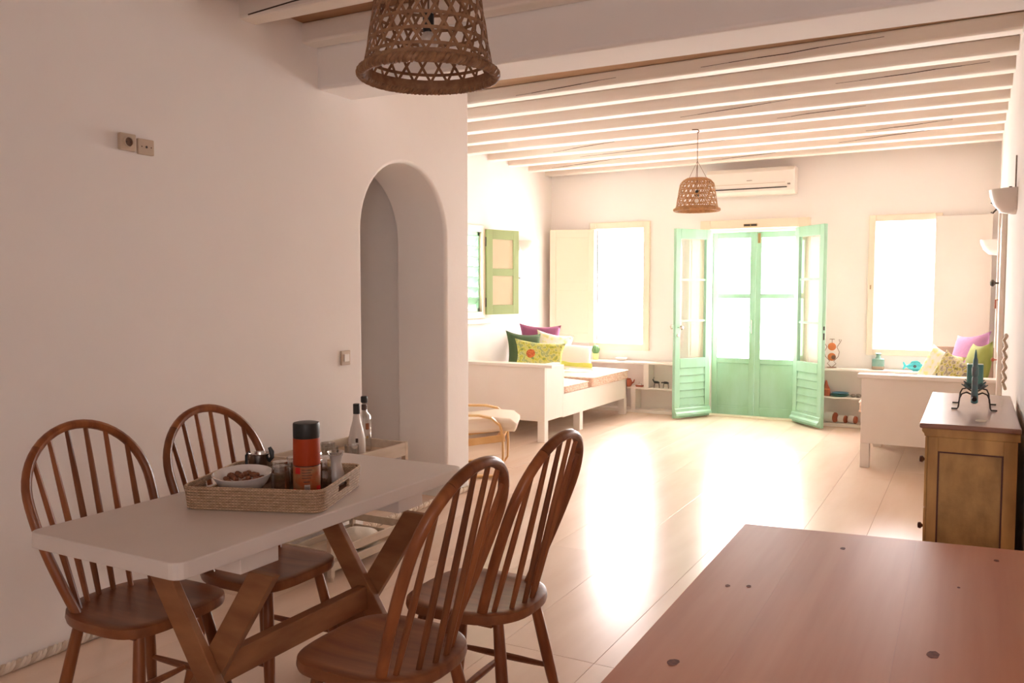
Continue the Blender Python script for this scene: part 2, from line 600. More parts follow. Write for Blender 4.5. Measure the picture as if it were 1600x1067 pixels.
# passage seen through the arch
struct(MB().box(XLL - .3, XL - .41, YW - .16, YW, -.02, 3.15).obj('wall_passage', 'white_plaster', bevel=0.01))
struct(MB().box(XLL - .3, XLL, 3.3, YW - .16, -.02, 3.15).obj('wall_passage_end', 'white_plaster'))
struct(MB().box(XLL - .3, XL - .42, 3.1, 3.3, -.02, 3.15).obj('wall_passage_near', 'white_plaster'))
struct(MB().box(XLL - .3, XL - .1, 3.1, YW, 2.62, 3.15).obj('ceiling_passage', 'white_plaster'))
# living-room left wall with the side window
struct(wall_cells([YW - .16, 7.02, 8.02, YB + .3], [-.02, 1.19, 2.10, 3.15], [(7.02, 8.02, 1.19, 2.10)],
                  lambda u, v, t: (t, u, v), XLL, XLL - .3).obj('wall_left_living', 'white_plaster', bevel=0.012, seg=2, smooth=True))
# back wall: window, door, window
struct(wall_cells([XLL - .3, -4.10, -3.49, -2.70, -1.67, -0.93, -0.37, XR + .2], [-.02, 0.80, 0.83, 2.13, 2.165, 2.19, 3.15],
                  [(-4.10, -3.49, 0.80, 2.19), (-2.70, -1.67, -.1, 2.13), (-0.93, -0.37, 0.83, 2.165)],
                  lambda u, v, t: (u, t, v), YB, YB + .32).obj('wall_back', 'white_plaster', bevel=0.008, seg=2, smooth=True))
# right wall from the chest on; the kitchen side widens behind it
struct(MB().box(XR, XR + .2, 3.2, YB + .3, -.02, 3.15).obj('wall_right', 'white_plaster', bevel=0.012, seg=3))
struct(MB().box(XR + .2, XK + .15, 3.2, 3.35, -.02, 3.15).obj('wall_kitchen_end', 'white_plaster'))
struct(MB().box(XK, XK + .15, YREAR, 3.2, -.02, 3.15).obj('wall_kitchen', 'white_plaster'))
struct(wall_cells([XL - .42, 0.67, 1.23, XK + .15], [-.02, 1.30, 1.95, 3.15], [(0.67, 1.23, 1.30, 1.95)],  # hole cut for the added fill window
                  lambda u, v, t: (u, t, v), YREAR, YREAR - .15).obj('wall_rear', 'white_plaster'))
w4 = struct_root('added_fill_window', (0.95, YREAR, 1.625))  # unseen window, added to brighten surfaces that face the camera
for x0, x1, z0, z1 in ((-.28, -.24, -.325, .325), (.24, .28, -.325, .325), (-.24, .24, .285, .325), (-.24, .24, -.325, -.285)):
    MB().box(x0, x1, -.10, -.05, z0, z1).obj('window_frame', 'cream_paint', w4)
# dividing beam
struct(MB().box(XL - .1, XK, 3.665, 3.975, 2.547, 3.15).obj('trim_1', 'white_plaster', bevel=0.018, seg=3, smooth=True))

# ceilings with beams
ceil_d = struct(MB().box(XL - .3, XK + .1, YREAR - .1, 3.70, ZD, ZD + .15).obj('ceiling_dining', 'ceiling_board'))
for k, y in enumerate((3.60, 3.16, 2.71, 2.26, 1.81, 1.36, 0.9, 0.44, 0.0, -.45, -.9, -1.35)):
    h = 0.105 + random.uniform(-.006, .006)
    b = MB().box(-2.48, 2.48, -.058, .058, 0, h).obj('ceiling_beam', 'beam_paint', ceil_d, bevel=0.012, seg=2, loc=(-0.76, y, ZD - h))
    if k == 1:
        m = MB()
        p = [(-2.38, -.06, .012), (-2.1, -.0595, .030), (-1.9, -.0595, .036), (-1.6, -.06, .06)]
        for q0, q1 in zip(p[:-1], p[1:]):
            m.bar(q0, q1, .004, .005)
        m.obj('crack', 'beam_crack', b)
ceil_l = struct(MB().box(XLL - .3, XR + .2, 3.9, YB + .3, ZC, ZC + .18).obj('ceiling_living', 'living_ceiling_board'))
BR = [5.50, 5.98, 6.46, 6.95, 7.41, 7.88, 8.36, 8.87, 9.33]
BL = [5.74, 6.21, 6.70, 7.20, 7.70, 8.21, 8.68, 9.17, 9.62]
CR = {0: [(-3.0, -2.2, .3), (-1.6, -.5, .5)], 1: [], 2: [(-0.9, .05, .6)], 3: [(-2.2, -1.3, .6)], 4: [(-1.5, -.8, .5)], 5: [(-3.9, -3.2, .5)],
      6: [(-3.8, -2.2, .5), (-.9, -.2, .4)], 7: [(-4.4, -3.5, .4), (-1.2, -.3, .5)], 8: [(-2.6, -1.9, .4)]}
for i in range(9):
    p0, p1 = Vector((XLL - .05, BL[i], ZB + .048)), Vector((XR + .05, BR[i], ZB + .048))
    L = (p1 - p0).length
    ang = math.atan2(p1.y - p0.y, p1.x - p0.x)
    b = MB().box(-L / 2, L / 2, -.062, .062, -.048, .047).obj('ceiling_beam', 'beam_paint', ceil_l, bevel=0.014, seg=3,
                                                              loc=(p0 + p1) / 2, rot=(0, 0, ang))
    for (x0, x1, h) in CR[i]:
        m = MB()
        cx = (p0.x + p1.x) / 2
        n = 6
        pp = [(x0 - cx + (x1 - x0) * t / n, -.0615, -.045 + .085 * h + .045 * (t / n - .5) * (1 if i % 2 else .6) + random.uniform(-.003, .003)) for t in range(n + 1)]
        for q, (q0, q1) in enumerate(zip(pp[:-1], pp[1:])):
            tq = 1 - abs(q - 2.5) / 3.2
            m.bar(q0, q1, .004, .0012 + .0045 * tq)
        m.obj('crack', 'beam_crack', b)

# twisted rope laid along the foot of the left wall
rope = struct_root('trim_2', (XL + 0.021, 0, 0.021))
for ph, mm in ((0, 'rope_white'), (2 * PI / 3, 'rope_white'), (4 * PI / 3, 'rope_tan')):
    n = 1100
    y0, y1 = 1.0, YW - .01
    pts = [(math.cos(ph + (y0 + (y1 - y0) * i / n) * 2 * PI / .062) * .0095, y0 + (y1 - y0) * i / n,
            math.sin(ph + (y0 + (y1 - y0) * i / n) * 2 * PI / .062) * .0095) for i in range(n + 1)]
    MB().tube(pts, .0105, 6).obj('rope_strand', mm, rope, smooth=True)

# ------------------------------------------------------------------ windows and doors


def framed_leaf(name, parent, w, h, t, stile, rails, material, loc, rz, kind=None, **kw):
    """door or shutter leaf: local x runs from the hinge, y is thickness; rails = list of (z0, z1)"""
    leaf = bpy.data.objects.new(name, None)
    COL.objects.link(leaf)
    leaf.location = loc
    leaf.rotation_euler = (0, 0, rz)
    if parent:
        leaf.parent = parent
    m = MB()
    m.box(0, stile, -t / 2, t / 2, 0, h).box(w - stile, w, -t / 2, t / 2, 0, h)
    for z0, z1 in rails:
        m.box(stile, w - stile, -t / 2, t / 2, z0, z1)
    return leaf, m


# back-left window (window_1) with an inward shutter
w1 = struct_root('window_1', (-3.795, YB, 1.495))
m = MB()
for x0, x1, z0, z1 in ((-.385, -.305, -.775, .775), (.305, .385, -.775, .775), (-.305, .305, .695, .775), (-.305, .305, -.775, -.695)):
    m.box(x0, x1, -.03, .05, z0, z1)
m.obj('window_frame', 'cream_paint', w1, bevel=.005)
sh = bpy.data.objects.new('shutter', None)
COL.objects.link(sh)
sh.parent = w1
sh.location = (-.315, -.045, 0)
sh.rotation_euler = (0, 0, math.radians(180 + 17))
W_, H_, T_ = .55, 1.39, .03
m = MB()
m.box(0, .075, -.015, .015, -H_ / 2, H_ / 2).box(W_ - .075, W_, -.015, .015, -H_ / 2, H_ / 2)
m.box(.075, W_ - .075, -.015, .015, H_ / 2 - .10, H_ / 2).box(.075, W_ - .075, -.015, .015, -H_ / 2, -H_ / 2 + .12)
m.box(.075, W_ - .075, -.015, .015, -.05, .05)
m.box(.075, W_ - .075, -.005, .005, -H_ / 2 + .1, H_ / 2 - .08)
o = m.obj('shutter_leaf', 'cream_paint', w1, bevel=.003, loc=sh.location, rot=sh.rotation_euler)
bpy.data.objects.remove(sh)

# back-right window (window_2) with a plain shutter folded to the right
w2 = struct_root('window_2', (-0.65, YB, 1.4975))
m = MB()
for x0, x1, z0, z1 in ((-.345, -.28, -.735, .735), (.28, .345, -.735, .735), (-.28, .28, .667, .735), (-.28, .28, -.735, -.667)):
    m.box(x0, x1, -.03, .05, z0, z1)
m.obj('window_frame', 'cream_paint', w2, bevel=.005)
MB().box(.285, .79, -.065, -.035, -.70, .70).obj('shutter_leaf', 'white_paint', w2, bevel=.004)
MB().tube([(-.315, -.03, .0), (-.315, -.05, .0), (-.315, -.055, -.04)], .006, 6).obj('catch', 'brass', w2)

# side window (window_3): louvred outer shutters, cream frame, one two-panel inner shutter swung open
w3 = struct_root('window_3', (XLL, 7.52, 1.645))
m = MB()
for y0, y1, z0, z1 in ((-.53, -.46, -.50, .50), (.46, .53, -.50, .50), (-.46, .46, .43, .50), (-.46, .46, -.50, -.43)):
    m.box(-.10, .02, y0, y1, z0, z1)
m.obj('window_frame', 'cream_paint', w3, bevel=.004)
for s in (-1, 1):
    m = MB()
    y0, y1 = (0.003, .46) if s > 0 else (-.46, -.003)
    m.box(-.05, -.01, y0, y0 + .03, -.43, .43).box(-.05, -.01, y1 - .03, y1, -.43, .43)
    m.box(-.05, -.01, y0, y1, .39, .43).box(-.05, -.01, y0, y1, -.43, -.39)
    lv = m.obj('louvre_shutter', 'green_paint', w3)
    for k in range(7):
        zc = -.33 + k * .110
        mm = Matrix.Translation((-.04, (y0 + y1) / 2, zc)) @ Matrix.Rotation(math.radians(-54), 4, 'Y')
        MB().xbox(mm, .138, y1 - y0 - .06, .012).obj('louvre_slat', 'green_paint', lv)
hx, hy = .03, .53
rz = math.atan2(8.49 - 8.05, -4.53 - (-4.69))
leaf_w = .47
m = MB()
for x0, x1, z0, z1 in ((0, .085, -.465, .465), (leaf_w - .085, leaf_w, -.465, .465), (.085, leaf_w - .085, .36, .465), (.085, leaf_w - .085, -.465, -.36), (.085, leaf_w - .085, -.04, .04)):
    m.box(x0, x1, -.014, .014, z0, z1)
sl = m.obj('shutter_leaf', 'olive_green_paint', w3, bevel=.003, loc=(hx, hy, .0), rot=(0, 0, rz))
for z0, z1 in ((.04, .36), (-.36, -.04)):
    MB().box(.085, leaf_w - .085, -.006, .006, z0, z1).obj('shutter_inset', 'shutter_panel', sl)
MB().tube([(leaf_w, 0, -.06), (leaf_w + .03, 0, -.06)], .006, 6).obj('catch', 'iron', sl)
m = MB()
for z in (.33, -.33):
    m.tube([(hx, hy, z - .05), (hx, hy, z + .05)], .008, 8)
m.obj('hinge_pair', 'iron', w3)
MB().box(-.02, .05, -.6, .6, -.56, -.51).obj('window_sill', 'white_paint', w3, bevel=.006)

# garden door: outer pair shut, inner pair swung into the room
d1 = struct_root('door_1', (-2.185, YB, 0))
m = MB()
m.box(-.60, -.485, -.085, .0, 0, 2.235).box(.485, .60, -.085, .0, 0, 2.235).box(-.485, .485, -.085, .0, 2.135, 2.235)
m.obj('door_casing', 'cream_paint', d1, bevel=.005)
m = MB()
m.box(-.52, -.49, .0, .2, 0, 2.135).box(.49, .52, .0, .2, 0, 2.135).box(-.49, .49, .0, .2, 2.105, 2.135)
m.obj('door_jamb', 'white_paint', d1)
MB().box(-.52, .52, -.05, .25, -.005, .012).obj('threshold', 'cream_paint', d1, bevel=.004)
pl = MB().box(-.105, .045, -.10, -.085, 2.155, 2.185).obj('name_plate', 'brass', d1, bevel=.003)
for k, (x0, x1) in enumerate(((-.098, -.032), (-.022, .038))):
    MB().box(x0, x1, -.103, -.10, 2.160, 2.180).obj('plate_field', 'slot_dark', pl)


def glazed_leaf(parent, w, h, loc, rz, inner, flip=1):
    st = .075 if inner else .062
    m = MB()
    t = .02
    m.box(0, st, -t, t, 0, h).box(w - st, w, -t, t, 0, h).box(st, w - st, -t, t, h - (.11 if inner else .07), h)
    if inner:
        m.box(st, w - st, -t, t, .56, .67).box(st, w - st, -t, t, 0, .14)
        top, bars = h - .11, []
    else:
        m.box(st, w - st, -t, t, .60, .66).box(st, w - st, -t, t, 0, .10).box(st, w - st, -t, t, 1.345, 1.40)
    lf = m.obj('door_leaf', 'green_paint', parent, bevel=.004, loc=loc, rot=(0, 0, rz))
    if inner:
        zs = [.67, 1.09, 1.55, h - .11]
        for z in zs[1:-1]:
            MB().box(st, w - st, -.012, .012, z - .012, z + .012).obj('glazing_bar', 'green_paint', lf, bevel=.003)
        for z0, z1 in zip(zs[:-1], zs[1:]):
            MB().box(st, w - st, -.002, .002, z0 + .012, z1 - .012).obj('glass_pane', 'window_glass', lf)
        for k in range(5):
            z = .14 + .084 * k
            poly = [(-.010, z), (.010, z), (.010, z + .084), (-.010, z + .084)]
            MB().prism([(-.016, z + .002), (.016, z + .002), (.006, z + .082), (-.006, z + .082)], st, w - st, 'x').obj('bottom_slat', 'green_paint', lf)
        s = flip
        MB().prism([(s * .02, .02), (s * .06, .03), (s * .055, .055), (s * .035, .075), (s * .03, .105), (s * .02, .115)], .0, w, 'x').obj('weather_bar', 'green_paint', lf, bevel=.003)
    else:
        MB().box(st, w - st, -.008, .008, .10, .60).obj('bottom_panel', 'green_paint', lf)
        for z0, z1 in ((.66, 1.345), (1.40, h - .07)):
            MB().box(st, w - st, -.002, .002, z0, z1).obj('glass_pane', 'window_glass', lf)
    return lf


for s in (-1, 1):
    w = .4865
    if s < 0:
        lf = glazed_leaf(d1, w, 2.10, (-.488, .09, .008), 0, False)
    else:
        lf = glazed_leaf(d1, w, 2.10, (.488, .09, .008), PI, False)
        MB().box(w - .05, w - .02, .02, .034, 1.97, 2.08).obj('top_bolt', 'brass', lf)
    if s < 0:
        MB().tube([(w - .03, -.02, .95), (w - .03, -.045, .95), (w - .03, -.045, 1.10), (w - .03, -.02, 1.10)], .006, 6).obj('pull_handle', 'steel', lf)
# inner leaves
hl = (-.475, -.105, .014)
la = math.atan2(9.155 - (YB + hl[1]), -2.936 - (-2.185 + hl[0]))
lfl = glazed_leaf(d1, .535, 2.115, hl, la, True, 1)
hr = (.475, -.105, .014)
ra = math.atan2(9.238 - (YB + hr[1]), -1.356 - (-2.185 + hr[0]))
lfr = glazed_leaf(d1, .535, 2.115, hr, ra, True, -1)
for s in (1, -1):
    MB().lathe([(.006, 0), (.006, .035), (.012, .04), (.024, .05), (.026, .062), (.018, .074), (.003, .078)], 14).obj(
        'door_knob', 'steel', lfl, smooth=True, loc=(.495, .02 * s, 1.02), rot=(-PI / 2 * s, 0, 0))
    MB().lathe([(.018, 0), (.018, .004), (.012, .006)], 12).obj('keyhole_plate', 'steel', lfl, smooth=True, loc=(.495, .02 * s, .93), rot=(-PI / 2 * s, 0, 0))
for z0, z1 in ((1.02, 1.06), (.92, .99)):
    MB().box(.534, .538, -.008, .008, z0, z1).obj('strike_plate', 'iron', lfr)

# door in the right wall, seen almost edge-on
d2 = struct_root('door_2', (XR, 7.55, 0))
m = MB()
for y0, y1, z0, z1 in ((-.56, -.47, 0, 2.16), (.47, .56, 0, 2.16), (-.47, .47, 2.07, 2.16)):
    m.box(-.035, .0, y0, y1, z0, z1)
m.obj('door_casing', 'white_paint', d2, bevel=.006)
m = MB().box(-.012, .0, -.47, .47, 0.005, 2.07)
dl = m.obj('door_leaf', 'white_paint', d2)
for y0, y1 in ((-.40, -.04), (.04, .40)):
    for z0, z1 in ((.15, .85), (.95, 1.95)):
        MB().box(-.02, -.012, y0, y1, z0, z1).obj('door_panel', 'white_paint', dl, bevel=.006)
MB().lathe([(.007, 0), (.007, .03), (.014, .035), (.026, .045), (.028, .058), (.018, .07), (.003, .073)], 14).obj(
    'door_knob', 'iron', dl, smooth=True, loc=(-.012, .36, 1.505), rot=(0, -PI / 2, 0))
MB().tube([(-.012, .36, 1.37), (-.04, .36, 1.37), (-.04, .36, 1.30)], .006, 6).obj('key', 'terracotta', dl)
MB().lathe([(.005, 0), (.005, .02), (.016, .03), (.012, .045), (.002, .047)], 12).obj(
    'cabinet_knob', 'terracotta', dl, smooth=True, loc=(-.012, .30, .89), rot=(0, -PI / 2, 0))
hk = thing('coat_hook', 'dark metal double coat hook high beside the door on the right wall', 'hook', (XR, 8.35, 2.16))
m = MB()
m.tube([(-.006, 0, .02), (-.075, 0, -.06), (-.088, 0, -.05)], .007, 6).tube([(-.006, 0, .09), (-.078, 0, .02), (-.09, 0, .03)], .007, 6)
m.obj('hook_arm', 'iron', hk)
MB().box(-.008, 0, -.015, .015, -.03, .12).obj('hook_plate', 'iron', hk)

# ------------------------------------------------------------------ shelf units along the back wall


def shelf_unit(name, label, x0, x1, top, mid, divs, vert_low):
    t = thing(name, label, 'shelf', ((x0 + x1) / 2, YB - .11, 0), group='low white shelves under the windows')
    cx = (x0 + x1) / 2
    a, b = x0 - cx, x1 - cx
    MB().box(a, b, -.125, .105, top - .022, top).obj('top_board', 'white_paint', t, bevel=.004)
    MB().box(a, b, -.11, .105, mid - .018, mid).obj('shelf_board', 'white_paint', t, bevel=.003)
    MB().box(a, b, -.11, .105, 0.0, .035).obj('plinth', 'white_paint', t, bevel=.003)
    MB().box(a, b, .085, .105, .035, top - .022).obj('back_panel', 'white_paint', t)
    for x in divs:
        MB().box(x - cx - .03, x - cx + .03, -.11, .085, mid, top - .022).obj('upright', 'white_paint', t, bevel=.003)
    for x in vert_low:
        MB().box(x - cx - .03, x - cx + .03, -.11, .085, .035, mid - .018).obj('upright', 'white_paint', t, bevel=.003)
    for x in (a, b - .02):
        MB().box(x, x + .02, -.11, .085, .035, top - .022).obj('side_board', 'white_paint', t)
    return t


ZT, ZM = .600, .298
shelf_unit('low_shelf', 'low white shelf left of the green door, behind the daybed end', -4.70, -2.80, ZT, ZM, (-3.37,), (-3.53,))
shelf_unit('low_shelf', 'low white shelf right of the green door holding cups and plates', -1.58, XR - .01, ZT + .02, ZM + .02, (-.30,), ())

# air conditioner
ac = thing('air_conditioner', 'white wall-mounted air conditioner above the green door', 'air conditioner', (-2.21, YB, 2.64))
prof = [(0, -.145), (-.14, -.145), (-.185, -.11), (-.20, -.02), (-.20, .10), (-.17, .145), (0, .145)]
MB().prism(prof, -.48, .48, 'x').obj('casing', 'ac_white', ac, bevel=.008, seg=2)
MB().prism([(-.193, -.085), (-.198, -.074), (-.204, -.074), (-.199, -.085)], -.44, .40, 'x').obj('air_slot', 'slot_dark', ac)
MB().box(-.44, .38, -.2025, -.1985, -.030, -.026).obj('panel_seam', 'socket_cream', ac)
MB().box(.405, .435, -.2035, -.197, -.055, -.040).obj('display', 'stone_grey', ac)
MB().box(-.03, .03, -.2025, -.199, .005, .012).obj('nameplate', 'stone_grey', ac)

# ------------------------------------------------------------------ dining furniture


def make_chair():
    t = thing('dining_chair', '', 'chair', (0, 0, 0))
    # seat outline, facing +x
    out = []
    N = 48
    for i in range(N):
        a = 2 * PI * i / N
        c, s_ = math.cos(a), math.sin(a)
        ex = 2 / 4.4 if c > 0 else 2 / 2.25
        x = math.copysign(abs(c) ** ex, c) * .212
        y = math.copysign(abs(s_) ** (2 / (3.3 if c > 0 else 2.7)), s_) * .212
        out.append((x, y))
    vs, fs = [], []
    rings = [(0.90, .412), (0.985, .420), (1.0, .432), (0.99, .449), (.95, .453), (.80, .449), (.55, .443), (.25, .441)]
    for sc_, z in rings:
        for (x, y) in out:
            vs.append((x * sc_, y * sc_, z))
    for r in range(len(rings) - 1):
        for i in range(N):
            j = (i + 1) % N
            fs.append((r * N + i, r * N + j, (r + 1) * N + j, (r + 1) * N + i))
    fs.append(tuple(range(N))[::-1])
    fs.append(tuple((len(rings) - 1) * N + i for i in range(N)))
    MB().add(vs, fs).obj('seat', 'chair_seat_wood', t, smooth=True)
    for x in (-.10, .12):
        MB().box(x - .025, x + .025, -.15, .15, .398, .414).obj('cleat', 'chair_wood', t, bevel=.003)
    # bow

    def bow_pt(a):
        # a 0..1 along the hoop, from left foot over the top to right foot
        th = PI * a
        if a < .25:
            k = a / .25
            z = .445 + k * .345
            y = .164 + .058 * math.sin(k * PI / 2)
        elif a > .75:
            k = (1 - a) / .25
            z = .445 + k * .345
            y = -(.164 + .058 * math.sin(k * PI / 2))
        else:
            k = (a - .25) / .5
            z = .79 + .210 * math.sin(k * PI)
            y = .222 * math.cos(k * PI)
        x = -.10 - .38 * (z - .45)
        return Vector((x, y, z))
    cuts = [0, .40, .62, 1.0]
    names = ['bow', 'bow', 'bow']
    for (c0, c1), nm in zip(zip(cuts[:-1], cuts[1:]), names):
        n = max(8, int(52 * (c1 - c0)))
        pts = [bow_pt(c0 + (c1 - c0) * i / n) for i in range(n + 1)]
        MB().tube(pts, .0165, 10, flat=(1.05, .92), ref=(1, 0, .38)).obj(nm, 'chair_wood', t, smooth=True)
    # six spindles
    for i in range(6):
        f = (i - 2.5) / 2.5
        by = f * .135
        bx = -.178 + .055 * f * f
        ty = f * .172
        k = math.acos(max(-1, min(1, ty / .222)))
        z = .79 + .210 * math.sin(k)
        top = Vector((-.10 - .38 * (z - .45), ty, z - .006))
        base = Vector((bx, by, .44))
        pts = [base.lerp(top, q / 6) for q in range(7)]
        MB().tube(pts, [.0085, .0098, .0105, .0105, .0098, .0088, .0075], 8).obj('spindle', 'chair_wood', t, smooth=True)
    # legs and H stretcher
    L = {}
    for sx in (-1, 1):
        for sy in (-1, 1):
            p0 = Vector((.135 * sx, .125 * sy, .415))
            p1 = Vector((.205 * sx, .195 * sy, 0))
            L[sx, sy] = (p0, p1)
            pts = [p0.lerp(p1, q / 6) for q in range(7)]
            MB().tube(pts, [.017, .0185, .0195, .020, .019, .0165, .014], 10).obj('leg', 'chair_wood', t, smooth=True)
    mids = []
    for sy in (-1, 1):
        a = L[-1, sy][0].lerp(L[-1, sy][1], .60)
        b = L[1, sy][0].lerp(L[1, sy][1], .60)
        pts = [a.lerp(b, q / 6) for q in range(7)]
        MB().tube(pts, [.008, .0105, .012, .0125, .012, .0105, .008], 8).obj('stretcher', 'chair_wood', t, smooth=True)
        mids.append(a.lerp(b, .5))
    MB().tube([mids[0].lerp(mids[1], q / 4) for q in range(5)], [.008, .011, .0125, .011, .008], 8).obj('stretcher', 'chair_wood', t, smooth=True)
    return t


chair = make_chair()
CG = 'spindle-back chairs around the dining table'
chair.location = (-2.33, 1.798, 0)
chair.rotation_euler = (0, 0, math.radians(1))
tag(chair, 'brown spindle-back chair by the wall at the near end of the white table', 'chair', CG)
dup(chair, (-2.262, 2.268, 0), math.radians(0), 'brown spindle-back chair by the wall behind the woven tray', CG)
dup(chair, (-1.425, 1.890, 0), math.radians(180 + 1), 'brown spindle-back chair with its back to the camera, nearest the pine table', CG)
dup(chair, (-1.418, 2.392, 0), math.radians(180 + 1), 'brown spindle-back chair on the open floor side, farther of that pair', CG)

# white dining table on X trestles
tb = thing('dining_table', 'white-topped dining table with crossed brown wooden legs', 'table', (-2.085, 2.16, 0))
poly = rrect(.635, 1.385, .035, 4)
MB().prism(poly, .703, .75, 'z').obj('tabletop', 'table_white', tb, bevel=.004)
for y in (-.42, .33):
    MB().box(-.22, .29, y - .035, y + .115, .648, .7025).obj('batten', 'table_white', tb, bevel=.003)
    for s in (-1, 1):
        # crossed boards, one on each side of the other
        yy = y + s * .0135 - .002
        m = MB()
        xt, xb = .12 + s * .215, .12 - s * .215
        m.prism([(xt - .049, .6475), (xt + .049, .6475), (xb + .049, 0), (xb - .049, 0)], yy - .0134, yy + .0134, 'y')
        o = m.obj('leg', 'trestle_wood', tb, bevel=.003)
MB().box(.10, .14, -.42 + .027, .33 - .03, .27, .355).obj('stretcher', 'trestle_wood', tb, bevel=.003)

# pine table in the foreground
pt = thing('pine_table', 'large pine table with knots in the right foreground', 'table', (-0.2, 1.8, 0), group=None)
corn = [(-.5845, 2.545), (.42, 2.668), (.42, .45), (-.553, .45)]    # top outline (far left, far right, near right, near left)


def topx(u, y):
    # u 0..1 across the top, y absolute
    xl = corn[3][0] + (corn[0][0] - corn[3][0]) * (y - .45) / (2.545 - .45)
    return xl + (.42 - xl) * u


us = [0, .185, .46, .74, 1.0]
for a, b in zip(us[:-1], us[1:]):
    g = .0001
    y0 = .45
    ya, yb = corn[0][1] + (corn[1][1] - corn[0][1]) * a, corn[0][1] + (corn[1][1] - corn[0][1]) * b
    poly = [(topx(a, y0) + g + .2, y0 - 1.8), (topx(b, y0) - g + .2, y0 - 1.8), (topx(b, yb) - g + .2, yb - 1.8), (topx(a, ya) + g + .2, ya - 1.8)]
    MB().prism(poly, .722, .75, 'z').obj('tabletop_board', 'pine', pt)
ap = MB()
ap.box(-.31, .56, .62, .645, .60, .722)
ap.obj('apron', 'pine', pt)
MB().box(-.31, -.285, -1.25, .62, .60, .722).obj('apron', 'pine', pt)
MB().box(.55, .575, -1.25, .62, .60, .722).obj('apron', 'pine', pt)
for x in (-.33, .53):
    for y in (.60, -1.28):
        MB().box(x, x + .065, y, y + .065, 0, .722).obj('leg', 'pine', pt, bevel=.004)
# knots: flat dark discs let into the boards
for (x, y, r) in ((-0.479, 1.519, 0.0110), (-0.495, 1.984, 0.0060), (-0.450, 2.004, 0.0060), (-0.294, 2.424, 0.0075), (0.070, 2.503, 0.0070), (-0.050, 1.790, 0.0125), (-0.013, 2.231, 0.0040)):
    n = 14
    m = MB()
    m.prism([(x + .2 + math.cos(2 * PI * i / n) * r * random.uniform(.8, 1.1), y - 1.8 + math.sin(2 * PI * i / n) * r * 1.5 * random.uniform(.85, 1.1)) for i in range(n)], .7495, .7503, 'z')
    m.obj('knot', 'pine_knot', pt)

# ------------------------------------------------------------------ woven tray and what stands in it
TX, TY, TA = -2.063, 2.13, math.radians(21)
tray = thing('woven_tray', 'rectangular woven cane tray with cut-out handles on the white table', 'tray', (TX, TY, .75), TA)
tw, td = .455, .405
MB().prism(rrect(tw - .012, td - .012, .035, 5), .001, .009, 'z').obj('tray_base', 'wicker', tray)
NC = 8
for k in range(NC):
    z = .0066 + k * .0092
    ol = rrect(tw + .0015 * k, td + .0015 * k, .04, 6)
    pts3 = [(x, y, z) for x, y in ol]
    if 3 <= k <= 5:
        # leave the hand holes open at the two short ends
        for s in (-1, 1):
            seg = []
            src = [(x, y) for x, y in ol]
            # one long half: from the hole at +x to the hole at -x
            xe = max(x for x, y in ol)
            half = [(xe, s * .055, z)] + [(x, y, z) for x, y in (ol if s > 0 else ol[::-1]) if y * s > 0.05] + [(-xe, s * .055, z)]
            MB().tube(half, .0058, 6).obj('coil', 'wicker', tray, smooth=True)
    else:
        MB().tube(pts3, .0058, 6, closed=True).obj('coil', 'wicker', tray, smooth=True)


def on_tray(dx, dy):
    c, s_ = math.cos(TA), math.sin(TA)
    return (TX + dx * c - dy * s_, TY + dx * s_ + dy * c, .7595)


# coffee canister
cn = thing('coffee_canister', 'tall orange canister with black lid and printed label in the tray', 'canister', (-1.968, 2.172, .7595), math.radians(-30))
MB().lathe([(.043, 0), (.0455, .004), (.0455, .098), (.044, .101)], 32).obj('label_sleeve', 'can_label', cn, smooth=True)
MB().lathe([(.0435, .1012), (.0435, .104), (.044, .104)], 32).obj('seam_band', 'black_plastic', cn, smooth=True)
MB().lathe([(.045, .1042), (.0455, .107), (.0445, .192), (.044, .194)], 32).obj('can_body', 'orange_can', cn, smooth=True)
MB().lathe([(.0435, .1942), (.0445, .197), (.0445, .240), (.043, .245), (.034, .247), (.004, .2472)], 32).obj('lid', 'black_plastic', cn, smooth=True)


def on_cyl(name, mat_, parent, r, a0, a1, z0, z1, n=6):
    vs, fs = [], []
    for i in range(n + 1):
        a = a0 + (a1 - a0) * i / n
        vs += [(math.cos(a) * r, math.sin(a) * r, z0), (math.cos(a) * r, math.sin(a) * r, z1)]
    for i in range(n):
        fs.append((2 * i, 2 * i + 2, 2 * i + 3, 2 * i + 1))
    return MB().add(vs, fs).obj(name, mat_, parent)


A0 = math.atan2(-2.165, 1.985) + math.radians(30)
on_cyl('red_badge', 'red_print', cn, .0459, A0 - .95, A0 - .50, .078, .099)
for k in range(4):
    on_cyl('text_line', 'dark_print', cn, .0459, A0 - .38, A0 + .38 - .1 * (k % 2), .090 - k * .009, .0922 - k * .009)
on_cyl('text_line', 'dark_print', cn, .0459, A0 - .25, A0 + .2, .050, .053)
on_cyl('price_panel', 'pale_print', cn, .0459, A0 - .2, A0 + .22, .012, .042)
for k in range(4):
    on_cyl('price_bar', 'dark_print', cn, .0461, A0 - .16 + .09 * k, A0 - .12 + .09 * k, .016, .036, 2)
on_cyl('red_badge', 'red_print', cn, .0459, A0 + .75, A0 + 1.3, .012, .034)
on_cyl('red_badge', 'red_print', cn, .0459, A0 - 1.3, A0 - .8, .010, .026)


